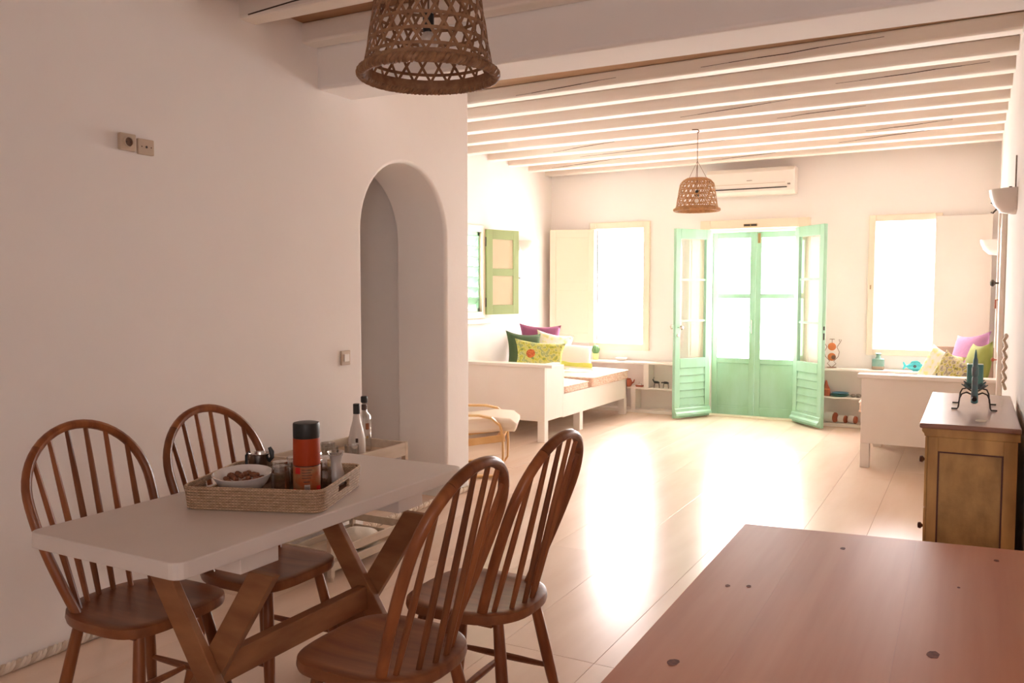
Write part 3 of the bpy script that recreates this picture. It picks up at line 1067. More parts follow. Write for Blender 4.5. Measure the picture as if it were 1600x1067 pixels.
# faceted tumblers standing upside down
def make_glass():
    t = thing('drinking_glass', '', 'glass', (0, 0, 0))
    n = 20
    vs, fs = [], []
    prof = [(.031, 0), (.0315, .03), (.030, .08), (.0275, .108), (.0255, .113), (.004, .1145)]
    inner = [(.028, .0), (.028, .03), (.0265, .08), (.024, .098), (.004, .100)]
    for r, z in prof:
        for i in range(n):
            k = 1.0 if i % 2 else .955
            a = 2 * PI * i / n
            vs.append((math.cos(a) * r * k, math.sin(a) * r * k, z))
    for q in range(len(prof) - 1):
        for i in range(n):
            j = (i + 1) % n
            fs.append((q * n + i, q * n + j, (q + 1) * n + j, (q + 1) * n + i))
    MB().add(vs, fs).obj('bowl', 'clear_glass', t)
    MB().shell(inner, 20).obj('inside', 'clear_glass', t, smooth=True)
    return t


gl = make_glass()
GP = [(-2.045, 2.128, 'faceted drinking glass in the tray, just left of the orange canister'),
      (-2.06, 2.212, 'faceted drinking glass in the tray, half hidden behind the orange canister'),
      (-1.975, 2.262, 'faceted drinking glass in the tray, just right of the orange canister'),
      (-2.05, 2.300, 'faceted drinking glass in the tray, between the right-hand glass and the small carafe')]
for i, (x, y, lb) in enumerate(GP):
    if i == 0:
        gl.location = (x, y, .7595)
        tag(gl, lb, 'glass', 'drinking glasses in the tray')
    else:
        dup(gl, (x, y, .7595), .3 * i, lb, 'drinking glasses in the tray')

cr = thing('milk_carafe', 'small pale glass carafe with narrow neck at the far end of the tray', 'carafe', (-1.981, 2.336, .7595))
MB().lathe([(.030, 0), (.033, .008), (.033, .03), (.024, .06), (.019, .08), (.022, .1), (.026, .106)], 20).obj('body', 'milk_glass', cr, smooth=True)
MB().shell([(.024, .104), (.030, .118), (.027, .118), (.021, .104)], 20).obj('lip', 'clear_glass', cr, smooth=True)

bw = thing('snack_bowl', 'white bowl of brown nuts at the left of the tray', 'bowl', (-2.165, 2.075, .7595))
MB().shell([(.040, 0), (.052, .004), (.080, .035), (.099, .070), (.096, .071), (.079, .036), (.048, .010), (.001, .009)], 32).obj('bowl_wall', 'porcelain', bw, smooth=True, loc=(0, 0, .0035), rot=Matrix.Rotation(math.radians(5), 3, Vector((.879, .477, 0))).to_euler())
for k in range(22):
    a, r = 2 * PI * (k * .618), .066 * math.sqrt((k + .5) / 22)
    nz = thing('nut', 'brown shelled nut heaped in the white bowl on the tray', 'nut', (-2.165 + math.cos(a) * r, 2.075 + math.sin(a) * r, .7595 + .066 - 3.4 * r * r + random.uniform(-.004, .004)), a, 'nuts in the bowl')
    m = MB()
    m.lathe([(.002, -.009), (.007, -.006), (.0095, 0), (.0075, .006), (.002, .009)], 10, sx=1.35)
    m.obj('kernel', 'nut_brown', nz, smooth=True, rot=(random.uniform(-.6, .6), random.uniform(-.6, .6), 0))

sp = thing('milk_pot', 'small steel pot with upright black handle at the back of the tray', 'pot', (-2.235, 2.222, .7595))
MB().shell([(.034, 0), (.037, .004), (.037, .102), (.040, .108), (.038, .108), (.035, .10), (.035, .006), (.001, .005)], 24).obj('pot_body', 'steel', sp, smooth=True)
MB().tube([(.036, .01, .080), (.047, .014, .095), (.045, .014, .114), (.037, .012, .130)], [.006, .008, .0095, .006], 8).obj('handle', 'black_plastic', sp, smooth=True)
MB().tube([(-.036, -.01, .05), (-.050, -.014, .065), (-.050, -.014, .097), (-.037, -.01, .110)], .005, 8).obj('side_handle', 'black_plastic', sp, smooth=True)

# ------------------------------------------------------------------ serving trolley by the arch
tr = thing('serving_trolley', 'whitewashed wooden serving trolley against the wall beside the arch', 'trolley', (-2.965, 3.545, 0))
x0, x1, y0, y1 = -.20, .205, -.335, .325
for x in (x0, x1 - .028):
    for y in (y0, y1 - .028):
        MB().box(x, x + .028, y, y + .028, 0.02, .605).obj('post', 'wash_wood', tr, bevel=.003)
MB().box(x0 + .03, x1 - .03, y0 + .03, y1 - .03, .545, .560).obj('top_board', 'tray_wood', tr)
for nm, bx in (('tray_side', (x0 + .028, x1 - .028, y0, y0 + .014)), ('tray_side', (x0 + .028, x1 - .028, y1 - .014, y1)),
               ('tray_side', (x0, x0 + .014, y0 + .028, y1 - .028)), ('tray_side', (x1 - .014, x1, y0 + .028, y1 - .028))):
    MB().box(*bx, .530, .602).obj(nm, 'wash_wood', tr, bevel=.002)
MB().box(x0 + .02, x1 - .02, y0 + .02, y1 - .02, .045, .058).obj('crate_floor', 'wash_wood', tr)
for z in (.05, .115):
    for bx in ((x0 + .028, x1 - .028, y0 + .004, y0 + .016), (x0 + .028, x1 - .028, y1 - .016, y1 - .004), (x0 + .004, x0 + .016, y0 + .028, y1 - .028), (x1 - .016, x1 - .004, y0 + .028, y1 - .028)):
        MB().box(*bx, z, z + .042).obj('crate_slat', 'wash_wood', tr, bevel=.002)
for x in (x0 + .014, x1 - .014):
    for y in (y0 + .014, y1 - .014):
        MB().lathe([(.011, 0), (.014, .004), (.014, .016), (.011, .02)], 12, c=(x, y, 0)).obj('castor', 'wash_wood', tr, smooth=True)
bag = MB()
bag.lathe([(.02, 0), (.10, .004), (.125, .03), (.115, .06), (.07, .085), (.02, .095)], 14, sx=1.0, sy=1.25)
bag.v = [(x + random.uniform(-.010, .010), y + random.uniform(-.010, .010), max(0, z + random.uniform(-.010, .010)) if z > .002 else z) for x, y, z in bag.v]
tag(bag.obj('cloth_bag', 'bag_cloth', smooth=True, loc=(-2.93, 3.62, .0585), subsurf=1), 'crumpled pale cloth bag lying in the trolley crate', 'bag')


def bottle(name, label, loc, prof, cap, mat_, extra=None):
    t = thing(name, label, 'bottle', loc)
    MB().lathe(prof, 20).obj('bottle_body', mat_, t, smooth=True)
    MB().lathe(cap, 16).obj('cap', 'black_plastic', t, smooth=True)
    return t


bz = .5605
bt = bottle('liquor_bottle', 'clear tapering bottle with black cap, front one on the trolley', (-2.905, 3.60, bz),
            [(.042, 0), (.046, .006), (.046, .07), (.044, .095), (.034, .145), (.022, .190), (.0175, .225)],
            [(.0190, .2252), (.0190, .276), (.0175, .279)], 'frosted')
on_cyl('printed_mark', 'dark_print', bt, .0465, -1.05, -.75, .075, .098)
bt2 = bottle('liquor_bottle', 'taller clear bottle with black stopper and small label, behind the front one', (-2.96, 3.735, bz),
             [(.034, 0), (.038, .006), (.038, .17), (.034, .195), (.016, .215), (.014, .265)],
             [(.015, .2652), (.019, .270), (.019, .298), (.016, .302)], 'clear_glass')
on_cyl('printed_label', 'nut_brown', bt2, .0385, -.75, -.2, .12, .155)
on_cyl('printed_label', 'brass', bt2, .0385, -.65, -.3, .07, .085)
MB().lathe([(.0155, .225), (.0160, .23), (.0155, .256)], 14).obj('neck_label', 'dark_print', bt2, smooth=True)
for i, (x, y, lb) in enumerate(((-2.93, 3.42, 'stemless clear glass on the trolley behind the small carafe'), (-3.02, 3.50, 'stemless clear glass on the trolley beside the wall'),
                                (-2.86, 3.50, 'stemless clear glass on the trolley next to the bottles'))):
    g = thing('tumbler', lb, 'glass', (x, y, bz), 0, 'clear tumblers on the trolley')
    MB().shell([(.001, .004), (.028, .004), (.036, .03), (.038, .075), (.036, .075), (.034, .03), (.027, .007), (.001, .007)], 18).obj('glass_wall', 'clear_glass', g, smooth=True)

# ------------------------------------------------------------------ sockets and switch on the left wall
sk = thing('wall_socket', 'round-pit power socket high on the left wall', 'socket', (XL, 2.441, 2.078))
MB().box(0, .022, -.039, .039, -.036, .036).obj('cover', 'socket_cream', sk, bevel=.005)
MB().shell([(.024, .0222), (.022, .028), (.019, .028), (.019, .0222)], 20).obj('socket_ring', 'socket_cream', sk, smooth=True, rot=(0, PI / 2, 0))
pit = MB().lathe([(.019, .0222), (.019, .0228), (.001, .0228)], 20).obj('socket_pit', 'socket_hole', sk, smooth=True, rot=(0, PI / 2, 0))
m = MB()
for y in (-.0095, .0095):
    m.lathe([(.0028, .0229), (.0028, .0235)], 8, c=(0, y, 0))
m.obj('pin_holes', 'slot_dark', pit)
ta = thing('aerial_socket', 'square aerial socket with one small hole next to the power socket', 'socket', (XL, 2.535, 2.070))
MB().box(0, .016, -.040, .040, -.034, .034).obj('cover', 'socket_cream', ta, bevel=.004)
MB().lathe([(.0055, .0162), (.0055, .0172)], 10).obj('aerial_hole', 'slot_dark', ta, rot=(0, PI / 2, 0))
for y in (-.024, .024):
    MB().lathe([(.003, .0162), (.003, .0170)], 8, c=(0, y, 0)).obj('screw', 'socket_hole', ta, rot=(0, PI / 2, 0))
sw = thing('light_switch', 'cream rocker light switch beside the arch', 'switch', (XL, 3.862, 1.058))
MB().box(0, .012, -.040, .040, -.042, .042).obj('cover', 'socket_cream', sw, bevel=.004)
MB().box(.012, .019, -.022, .022, -.022, .022).obj('rocker', 'ac_white', sw, bevel=.003)

# ------------------------------------------------------------------ basket lamps


def basket_lamp(label, loc, rim_z, hook_z, cane, nround):
    t = thing('basket_lamp', label, 'lamp', loc, 0.2, 'hanging basket lamps')
    H = .285

    def rad(z):           # z from the rim up
        k = z / H
        r = .140 + .046 * (1 - k) ** 1.0 if k < .80 else .1492 - .060 * ((k - .80) / .20) ** 1.6
        if k < .12:
            r += .010 * (1 - k / .12)
        return r

    def S(a, z, o=0.0):
        r = rad(z) + o
        return Vector((math.cos(a) * r, math.sin(a) * r, rim_z + z))
    outw = lambda p: Vector((p.x, p.y, 0)).normalized()
    m = MB()
    zt = H * .97
    rows = 6
    pitch = 2 * PI / nround
    zs = [.050 + .0425 * k for k in range(rows)]        # hoops pass half-way between the crossings
    for sgn in (1, -1):
        for i in range(nround):
            a0 = pitch * (i if sgn > 0 else i + .5)
            n = 14
            pts = []
            for q in range(n + 1):
                z = .012 + (zt - .012) * q / n
                pts.append(S(a0 + sgn * pitch * .5 * (z - zs[0]) / .0425, z, .0013 * sgn))
            m.tube(pts, .0056, 4, flat=(.26, 1.0), ref=outw)
    m.obj('lattice', cane, t)
    for z in zs:
        nn = 40
        MB().tube([S(2 * PI * j / nn, z) for j in range(nn)], .0060, 4, closed=True, flat=(.4, 1.0), ref=outw).obj('hoop', cane, t)
    # wide band and braided rim
    nn = 40
    MB().tube([S(2 * PI * j / nn, .022, -.004) for j in range(nn)], .015, 4, closed=True, flat=(.3, 1.2), ref=outw).obj('rim_band', cane, t)
    for ph in (0, 2 * PI / 3, 4 * PI / 3):
        n = 300
        pts = []
        for j in range(n):
            a = 2 * PI * j / n
            q = ph + a * 34
            p = S(a, .008, math.cos(q) * .0075)
            p.z += math.sin(q) * .0085
            pts.append(p)
        MB().tube(pts, .0072, 5, closed=True).obj('rim_braid', cane, t, smooth=True)
    # top cap
    r = rad(zt)
    MB().shell([(r + .002, rim_z + zt - .004), (r - .01, rim_z + zt + .008), (r * .5, rim_z + zt + .012), (.02, rim_z + zt + .012), (.02, rim_z + zt + .009), (r * .5, rim_z + zt + .008), (r - .012, rim_z + zt + .002)], 28).obj('cap', cane, t, smooth=True)
    for k in range(3):
        a = 2 * PI * k / 3 + .5
        MB().tube([(math.cos(a) * r * .95, math.sin(a) * r * .95, rim_z + zt), (0, 0, rim_z + zt + .16)], .0018, 5).obj('string', 'wire_brown', t)
    MB().tube([(0, 0, rim_z + zt - .10), (0, 0, hook_z - .02)], .003, 6).obj('cord', 'wire_brown', t)
    MB().tube([(0, 0, hook_z - .03), (.012, 0, hook_z - .015), (0, 0, hook_z), (-.05, 0, hook_z + .002)], .005, 6).obj('hook', 'wire_brown', t)
    MB().lathe([(.014, 0), (.016, .005), (.016, .05), (.010, .055)], 14, c=(0, 0, rim_z + zt - .15)).obj('bulb_holder', 'black_plastic', t, smooth=True)
    MB().lathe([(.003, -.062), (.018, -.056), (.028, -.036), (.026, -.018), (.013, 0)], 18, c=(0, 0, rim_z + zt - .15)).obj('bulb', 'frosted', t, smooth=True)
    return t


basket_lamp('large woven basket lamp hanging in the near foreground at the top', (-1.394, 2.068, 0), 2.058, ZD - .10, 'cane_dark', 22)
basket_lamp('woven basket lamp hanging farther off in front of the air conditioner', (-2.185, 7.46, 0), 2.150, ZB, 'cane_light', 22)

# ------------------------------------------------------------------ daybeds


def pillow(name, label, w, h, t, material, loc, rot, extra=None, group='scatter cushions on the daybeds', top=None):
    n = 12
    vs, fs = [], []
    for side in (1, -1):
        for i in range(n + 1):
            for j in range(n + 1):
                u, v = -1 + 2 * i / n, -1 + 2 * j / n
                pin_u = 1 - .15 * (1 - v * v) ** 1.0 * abs(u) ** 2.5
                pin_v = 1 - .15 * (1 - u * u) ** 1.0 * abs(v) ** 2.5
                d = (max(0, 1 - u * u) * max(0, 1 - v * v)) ** .42
                wob = .06 * math.sin(3.1 * u + 2.0 * v + w * 9) * d
                vs.append((u * w / 2 * pin_u, side * (t / 2) * (d + wob * .5), v * h / 2 * pin_v))
    N2 = (n + 1) ** 2
    for s_ in (0, 1):
        for i in range(n):
            for j in range(n):
                a = s_ * N2 + i * (n + 1) + j
                q = (a, a + n + 1, a + n + 2, a + 1)
                fs.append(q if s_ == 0 else q[::-1])
    mb = MB().add(vs, fs)
    # weld the rim
    me_o = mb.obj(name, material, smooth=True, loc=loc, rot=rot)
    bm = bmesh.new()
    bm.from_mesh(me_o.data)
    bmesh.ops.remove_doubles(bm, verts=bm.verts, dist=.0005)
    bmesh.ops.recalc_face_normals(bm, faces=bm.faces)
    bm.to_mesh(me_o.data)
    bm.free()
    tag(me_o, label, 'cushion', group)
    return me_o


def mattress(name, label, cx, cy, z, w, l, h, top_m, side_m, group):
    t = thing(name, label, 'mattress', (cx, cy, z), 0, group)
    pl = rrect(w, l, .05, 5)
    pl2 = rrect(w - .03, l - .03, .05, 5)
    N = len(pl)
    prof = [(pl2, 0), (pl, .012), (pl, h - .02)]
    vs, fs = [], []
    for p, zz in prof:
        vs += [(x, y, zz) for x, y in p]
    for r in range(2):
        for i in range(N):
            fs.append((r * N + i, r * N + (i + 1) % N, (r + 1) * N + (i + 1) % N, (r + 1) * N + i))
    fs.append(tuple(range(N))[::-1])
    MB().add(vs, fs).obj('side_border', side_m, t, smooth=True)
    for zz in (.012, h - .02):
        MB().tube([(x, y, zz) for x, y in pl], .008, 6, closed=True).obj('piping', side_m, t, smooth=True)
    # domed, tufted top
    n = 18
    vs, fs = [], []
    for i in range(n + 1):
        for j in range(n + 1):
            u, v = -1 + 2 * i / n, -1 + 2 * j / n
            d = (max(0, 1 - u ** 4) * max(0, 1 - v ** 4)) ** .5
            tuft = -.008 * (math.cos(u * 2 * PI) * math.cos(v * 3 * PI)) * d
            vs.append((u * w / 2, v * l / 2, h - .02 + .032 * d + tuft))
    for i in range(n):
        for j in range(n):
            a = i * (n + 1) + j
            fs.append((a, a + n + 1, a + n + 2, a + 1))
    MB().add(vs, fs).obj('top_cover', top_m, t, smooth=True)
    return t


# left daybed: x from the wall to -3.55, y from 7.18 to 9.35
lb_ = thing('daybed', 'white panelled daybed along the left wall under the side window', 'daybed', (-4.13, 8.27, 0), group='built-in daybeds')
ox, oy = -4.13, 8.27
a, b = -4.70 - ox, -3.55 - ox
n0, n1 = 7.19 - oy, 9.36 - oy
MB().box(a, b, n0, n0 + .03, .20, .715).obj('end_panel', 'white_paint', lb_, bevel=.003)
MB().box(a, b + .09, n0 - .03, n0 + .10, .715, .745).obj('arm_board', 'white_paint', lb_, bevel=.005)
MB().box(b - .03, b, n0 + .03, n0 + .41, .20, .715).obj('arm_side', 'white_paint', lb_, bevel=.003)
MB().box(a, b, n0 + .41, n0 + .43, .42, .715).obj('arm_inner', 'white_paint', lb_)
MB().box(b - .11, b - .03, n0 + .10, n0 + .41, .715, .735).obj('arm_cap', 'white_paint', lb_, bevel=.003)
MB().box(a, b - .11, n0 + .10, n0 + .41, .705, .715).obj('arm_lid', 'white_paint', lb_)
MB().box(b - .03, b, n0 + .41, n1, .19, .42).obj('front_rail', 'white_paint', lb_, bevel=.003)
MB().box(a, b - .03, n0 + .43, n1, .395, .42).obj('seat_board', 'white_paint', lb_)
MB().box(a, b, n1 - .03, n1, .19, .42).obj('end_rail', 'white_paint', lb_, bevel=.003)
for y in (n0, n0 + .82, n1 - .08):
    MB().box(b - .075, b - .0, y, y + .08, 0, .20).obj('leg', 'white_paint', lb_, bevel=.003)
    MB().box(a, a + .075, y, y + .08, 0, .20).obj('leg', 'white_paint', lb_, bevel=.003)
mattress('seat_mattress', 'striped-edge white mattress pad, nearer one on the left daybed', -4.115, 7.945, .4205, 1.13, .62, .085, 'mattress_cloth', 'mattress_side', 'mattress pads on the daybeds')
mattress('seat_mattress', 'striped-edge white mattress pad, farther one on the left daybed', -4.10, 8.813, .4205, 1.16, 1.07, .115, 'mattress_cloth', 'mattress_side', 'mattress pads on the daybeds')

# right daybed
rb = thing('daybed', 'white panelled daybed against the right wall behind the old chest', 'daybed', (-.30, 8.4, 0), group='built-in daybeds')
ox, oy = -.30, 8.4
a, b = -.79 - ox, XR - .01 - ox
n0, n1 = 7.44 - oy, 9.36 - oy
MB().box(a, b, n0, n0 + .03, .20, .735).obj('end_panel', 'white_paint', rb, bevel=.003)
MB().box(a - .03, b, n0 - .03, n0 + .12, .735, .768).obj('arm_board', 'white_paint', rb, bevel=.005)
MB().box(a, a + .03, n0 + .03, n0 + .30, .20, .735).obj('arm_side', 'white_paint', rb, bevel=.003)
MB().box(a, a + .03, n0 + .30, n1, .19, .40).obj('front_rail', 'white_paint', rb, bevel=.003)
MB().box(a + .03, b, n0 + .03, n1, .375, .40).obj('seat_board', 'white_paint', rb)
for y in (n0, n0 + 1.03, n1 - .08):
    MB().box(a, a + .07, y, y + .08, 0, .20).obj('leg', 'white_paint', rb, bevel=.003)
    MB().box(b - .07, b, y, y + .08, 0, .20).obj('leg', 'white_paint', rb, bevel=.003)
mattress('seat_mattress', 'striped-edge white mattress pad on the right daybed', -.31, 8.53, .4005, 1.06, 1.55, .11, 'mattress_cloth', 'mattress_side', 'mattress pads on the daybeds')
MB_ = MB().box(-.33, XR - .012, 9.30, 9.335, .51, .90)
tag(MB_.obj('headboard', 'stone_buff', bevel=.006), 'grey-brown board standing behind the cushions of the right daybed', 'board')

R = math.radians
# left daybed cushions
pillow('cushion', 'plain dark green cushion leaning at the wall on the left daybed', .46, .46, .13, 'dark_green_cloth', (-4.42, 8.43, .755), (R(-14), R(6), R(58)))
pillow('cushion', 'plain purple cushion at the back of the left daybed', .50, .50, .13, 'purple_cloth', (-4.42, 8.84, .81), (R(-16), R(3), R(38)))
c = pillow('cushion', 'yellow-green leaf print cushion with an orange flower on the left daybed', .56, .40, .13, 'leaf_print', (-4.08, 8.14, .72), (R(-24), R(6), R(34)))
m = MB()
n = 16
fl_r = .055
m.lathe([(.001, .062), (.03, .064), (.052, .058), (.058, .050)], 14)
fl = m.obj('flower_print', 'flower_print', c, loc=(-.10, 0, .02), rot=(R(90), 0, 0), smooth=True)
pillow('cushion', 'white and yellow leaf print cushion behind the flower cushion', .44, .44, .12, 'pale_leaf_print', (-4.22, 8.78, .755), (R(-20), R(10), R(36)))
c = pillow('cushion', 'white cushion with a yellow lower edge lying on the left daybed', .44, .36, .13, 'white_cloth', (-3.94, 8.72, .70), (R(-42), R(5), R(30)))
MB().box(-.20, .20, -.048, -.03, -.165, -.105).obj('yellow_band', 'yellow_cloth', c, bevel=.008)
# right daybed cushions
pillow('cushion', 'mauve purple cushion at the top of the right daybed pile', .50, .46, .14, 'mauve_cloth', (-.035, 8.98, .83), (R(-18), R(-8), R(-56)))
pillow('cushion', 'lime green cushion leaning in the corner of the right daybed', .46, .46, .15, 'lime_cloth', (.035, 8.33, .775), (R(-12), R(-6), R(-72)))
pillow('cushion', 'white cushion with faint yellow print on the right daybed', .40, .40, .12, 'pale_leaf_print', (-.27, 8.68, .72), (R(-24), R(14), R(-44)))
pillow('cushion', 'grey and yellow leaf print cushion between white and lime ones', .42, .40, .12, 'grey_leaf_print', (-.18, 8.20, .70), (R(-22), R(14), R(-58)))

# ------------------------------------------------------------------ bentwood armchair behind the wall end
ar = thing('bentwood_armchair', 'low pale bentwood armchair with cream cushion, half hidden by the wall end', 'armchair', (-3.634, 5.779, 0), math.radians(25))
for s in (-1, 1):
    y = s * .29
    pts = [(-.33, y, .46), (.0, y, .485), (.20, y, .485), (.30, y, .465), (.365, y, .41), (.385, y, .33), (.388, y, .20), (.385, y, .06), (.36, y, .022), (.30, y, .014), (.0, y, .012), (-.35, y, .012)]
    sm = []
    for i in range(len(pts) - 1):
        for q in range(3):
            sm.append(Vector(pts[i]).lerp(Vector(pts[i + 1]), q / 3))
    sm.append(Vector(pts[-1]))
    MB().tube(sm, .030, 4, flat=(.36, 1.25), ref=lambda p: Vector((p.x - .0, 0, (p.z - .25) * 1.6))).obj('arm_frame', 'birch', ar)
    MB().bar((-.40, y * .93, .20), (.40, y * .93, .31), .022, .055).obj('side_rail', 'birch', ar, bevel=.004)
MB().bar((.36, -.28, .298), (.36, .28, .298), .06, .022).obj('cross_rail', 'birch', ar, bevel=.004)
MB().bar((-.30, -.28, .225), (-.30, .28, .225), .06, .022).obj('cross_rail', 'birch', ar, bevel=.004)
m = MB()
prof = [(-.42, .255), (0, .325), (.40, .355), (.47, .35), (.495, .375), (.49, .415), (.44, .455), (.30, .465), (0, .43), (-.40, .36)]
m.prism([(x, z) for x, z in prof], -.26, .26, 'y')
m.obj('seat_cushion', 'cream_cloth', ar, bevel=.035, seg=4, smooth=True)
m = MB()
prof = [(-.42, .28), (-.36, .34), (-.52, .95), (-.59, .97), (-.62, .93)]
m.prism(prof, -.26, .26, 'y')
m.obj('back_cushion', 'cream_cloth', ar, bevel=.03, seg=4, smooth=True)
pillow('cushion', 'green patterned cushion on the bentwood armchair', .36, .36, .12, 'green_cloth', (-3.83, 5.74, .60), (R(-26), 0, R(112)), group=None)

# ------------------------------------------------------------------ wall lamps


def sconce(label, loc, rz, r, h):
    t = thing('wall_lamp', label, 'lamp', loc, rz, 'half-bowl wall lamps')
    # half bowl: local +x is away from the wall
    prof = [(.02, -h), (r * .55, -h * .93), (r * .82, -h * .62), (r * .96, -h * .25), (r, 0), (r - .006, 0), (r * .92, -h * .25), (r * .78, -h * .58), (r * .5, -h * .88), (.0, -h * .95)]
    MB().shell(prof, 18, a0=-PI / 2, a1=PI / 2).obj('shade', 'lamp_glass_white', t, smooth=True)
    MB().box(-.0, .012, -r * .9, r * .9, -h * .9, -.004).obj('back_plate', 'lamp_glass_white', t)
    return t


s1 = sconce('white half-bowl wall lamp on the right wall, nearest the camera', (XR - .001, 5.50, 2.005), PI, .135, .135)
MB().tube([(.03, -.02, -.01), (.03, -.02, .02)], .008, 6).obj('bulb_tip', 'iron', s1)
MB().tube([(.008, .05, .0), (.008, .05, .18)], .004, 6).obj('wire', 'stone_grey', s1)
sconce('white half-bowl wall lamp on the right wall, farther away above the daybed', (XR - .001, 8.95, 1.905), PI, .16, .14)
sconce('white half-bowl wall lamp on the left wall beside the green shutter', (XLL + .001, 9.02, 2.03), 0, .165, .125)

# carved hanging on the right wall beyond the chest
ch = thing('wall_hanging', 'narrow pale carved hanging on the right wall above the chest', 'hanging', (XR, 6.10, .98))
for k in range(5):
    z = -.14 + .065 * k
    m = MB()
    m.tube([(-.008, -.06, z), (-.022, 0, z + .035), (-.008, .06, z + .07)], .010, 6)
    m.tube([(-.008, .06, z), (-.022, 0, z + .035), (-.008, -.06, z + .07)], .010, 6)
    m.obj('carved_link', 'wash_wood', ch, smooth=True)

# ------------------------------------------------------------------ old chest
CX, CY, CZ = .008, 4.19, .95
cs = thing('old_chest', 'worn brown and ochre wooden chest against the right wall', 'chest', (CX, CY, 0))
hx, hy = .150, .555
MB().prism([(-hx - .012, .885), (-hx - .014, .895), (-hx - .022, .905), (-hx - .022, .918), (hx + .008, .918), (hx + .008, .885)], -hy, hy, 'y').obj('cornice', 'chest_side', cs, bevel=.003)
MB().box(-hx - .030, hx + .010, -hy - .018, hy + .01, .918, .938).obj('top', 'chest_top', cs, bevel=.006, seg=3)
# carcass: frame on the near side with a sunk panel
for nm, x0, x1, z0, z1 in (('stile', -hx, -hx + .035, .04, .885), ('stile', hx - .045, hx, .04, .885), ('rail', -hx + .035, hx - .045, .83, .885), ('rail', -hx + .035, hx - .045, .04, .13)):
    MB().box(x0, x1, -hy, -hy + .03, z0, z1).obj(nm, 'chest_side', cs, bevel=.002)
MB().box(-hx + .035, hx - .045, -hy + .008, -hy + .025, .13, .83).obj('side_panel', 'chest_panel', cs)
m = MB()
for x0, x1, z0, z1 in ((-hx + .035, -hx + .041, .13, .83), (hx - .051, hx - .045, .13, .83), (-hx + .041, hx - .051, .824, .83), (-hx + .041, hx - .051, .13, .136)):
    m.box(x0, x1, -hy + .003, -hy + .009, z0, z1)
m.obj('panel_moulding', 'chest_dark', cs)
MB().box(-hx, hx, -hy + .03, hy, .04, .885).obj('carcass', 'chest_side', cs)
for k, (z0, z1) in enumerate(((.608, .884), (.326, .605), (.042, .323))):
    d = MB().box(-hx - .010, -hx - .0005, -hy + .002, hy - .004, z0, z1).obj('drawer', 'chest_side', cs, bevel=.003)
    for y in (-.28, .28):
        MB().lathe([(.005, 0), (.005, .012), (.014, .02), (.012, .03), (.002, .032)], 10).obj('knob', 'chest_dark', d, smooth=True, loc=(-hx - .010, y, (z0 + z1) / 2), rot=(0, -PI / 2, 0))
MB().box(-hx - .006, hx + .002, -hy - .006, hy, 0, .04).obj('plinth', 'chest_dark', cs)
n = 20
MB().prism([(.028 + math.cos(2 * PI * i / n) * .020, -.405 + math.sin(2 * PI * i / n) * .034) for i in range(n)], .9380, .9386, 'z').obj('worn_patch', 'wash_wood', cs)

# iron ornament with candle on the chest
orn = thing('candle_ornament', 'dark iron insect-like stand with teal spire and candle on the chest', 'ornament', (.012, 4.22, .938), 0)
for yy in (-.115, .10):
    for s in (-1, 1):
        m = MB()
        m.tube([(s * .010, yy * .6, .062), (s * .030, yy * .8, .074), (s * .048, yy, .068), (s * .056, yy, .050), (s * .060, yy, .012), (s * .064, yy, .004), (s * .086, yy, .004)], .0034, 6)
        m.obj('leg', 'iron', orn, smooth=True)
m = MB()
m.tube([(0, -.11, .046), (0, -.08, .055), (0, .0, .062), (0, .08, .060)], [.010, .012, .012, .008], 8)
m.obj('body_bar', 'iron', orn, smooth=True)
MB().lathe([(.006, .025), (.014, .030), (.014, .06), (.0115, .10), (.0115, .135), (.009, .140), (.013, .148), (.013, .180), (.010, .186), (.0095, .213), (.006, .224), (.005, .238), (.004, .246), (.001, .258)], 14, c=(0, -.085, 0)).obj('spire', 'ornament_teal', orn, smooth=True)
for row, (nz_, rr, zz) in enumerate(((10, .052, .082), (10, .046, .095), (8, .038, .104))):
    for k in range(nz_):
        a = 2 * PI * (k + .5 * row) / nz_
        d = Vector((math.cos(a), math.sin(a), 0))
        sd = Vector((-math.sin(a), math.cos(a), 0))
        c0 = Vector((0, .03, zz))
        p = [c0 + d * .012, c0 + d * rr * .6 + sd * .014, c0 + d * rr + Vector((0, 0, .016)), c0 + d * rr * .6 - sd * .014]
        lo = [q - Vector((0, 0, .004)) for q in p]
        MB().add(p + lo, [(0, 1, 2, 3), (7, 6, 5, 4), (0, 4, 5, 1), (1, 5, 6, 2), (2, 6, 7, 3), (3, 7, 4, 0)]).obj('petal', 'ornament_teal', orn)
MB().tube([(0, .03, .055), (0, .03, .10)], .012, 8).obj('candle_cup', 'iron', orn)
tag(MB().prism(rrect(.064, .064, .008, 3), 0, .085, 'z').obj('candle', 'candle_teal', loc=(.012, 4.25, 1.0405), bevel=.003), 'square teal candle held by the iron ornament on the chest', 'candle')

# ------------------------------------------------------------------ small things on the shelves
y_s = YB - .12
zl, zr = ZT, ZT + .02
cc = thing('cactus_pot', 'small round cactus in a lime pot on the shelf under the left window', 'plant', (-4.055, y_s, zl))
MB().lathe([(.030, 0), (.034, .004), (.042, .075), (.040, .078), (.034, .07)], 18).obj('pot', 'lime_pot', cc, smooth=True)
vs = []
m = MB()
m.lathe([(.010, .07), (.034, .085), (.046, .115), (.046, .14), (.036, .165), (.015, .178), (.002, .180)], 24)
m.v = [(x * (1 + .08 * math.cos(12 * math.atan2(y, x))), y * (1 + .08 * math.cos(12 * math.atan2(y, x))), z) for x, y, z in m.v]
m.obj('cactus', 'cactus_green', cc, smooth=True)
wd = thing('white_dish', 'small white dish on the shelf beside the cactus pot', 'dish', (-3.72, y_s, zl))
MB().shell([(.03, 0), (.05, .008), (.075, .035), (.072, .037), (.046, .012), (.001, .006)], 24).obj('dish_wall', 'porcelain', wd, smooth=True)

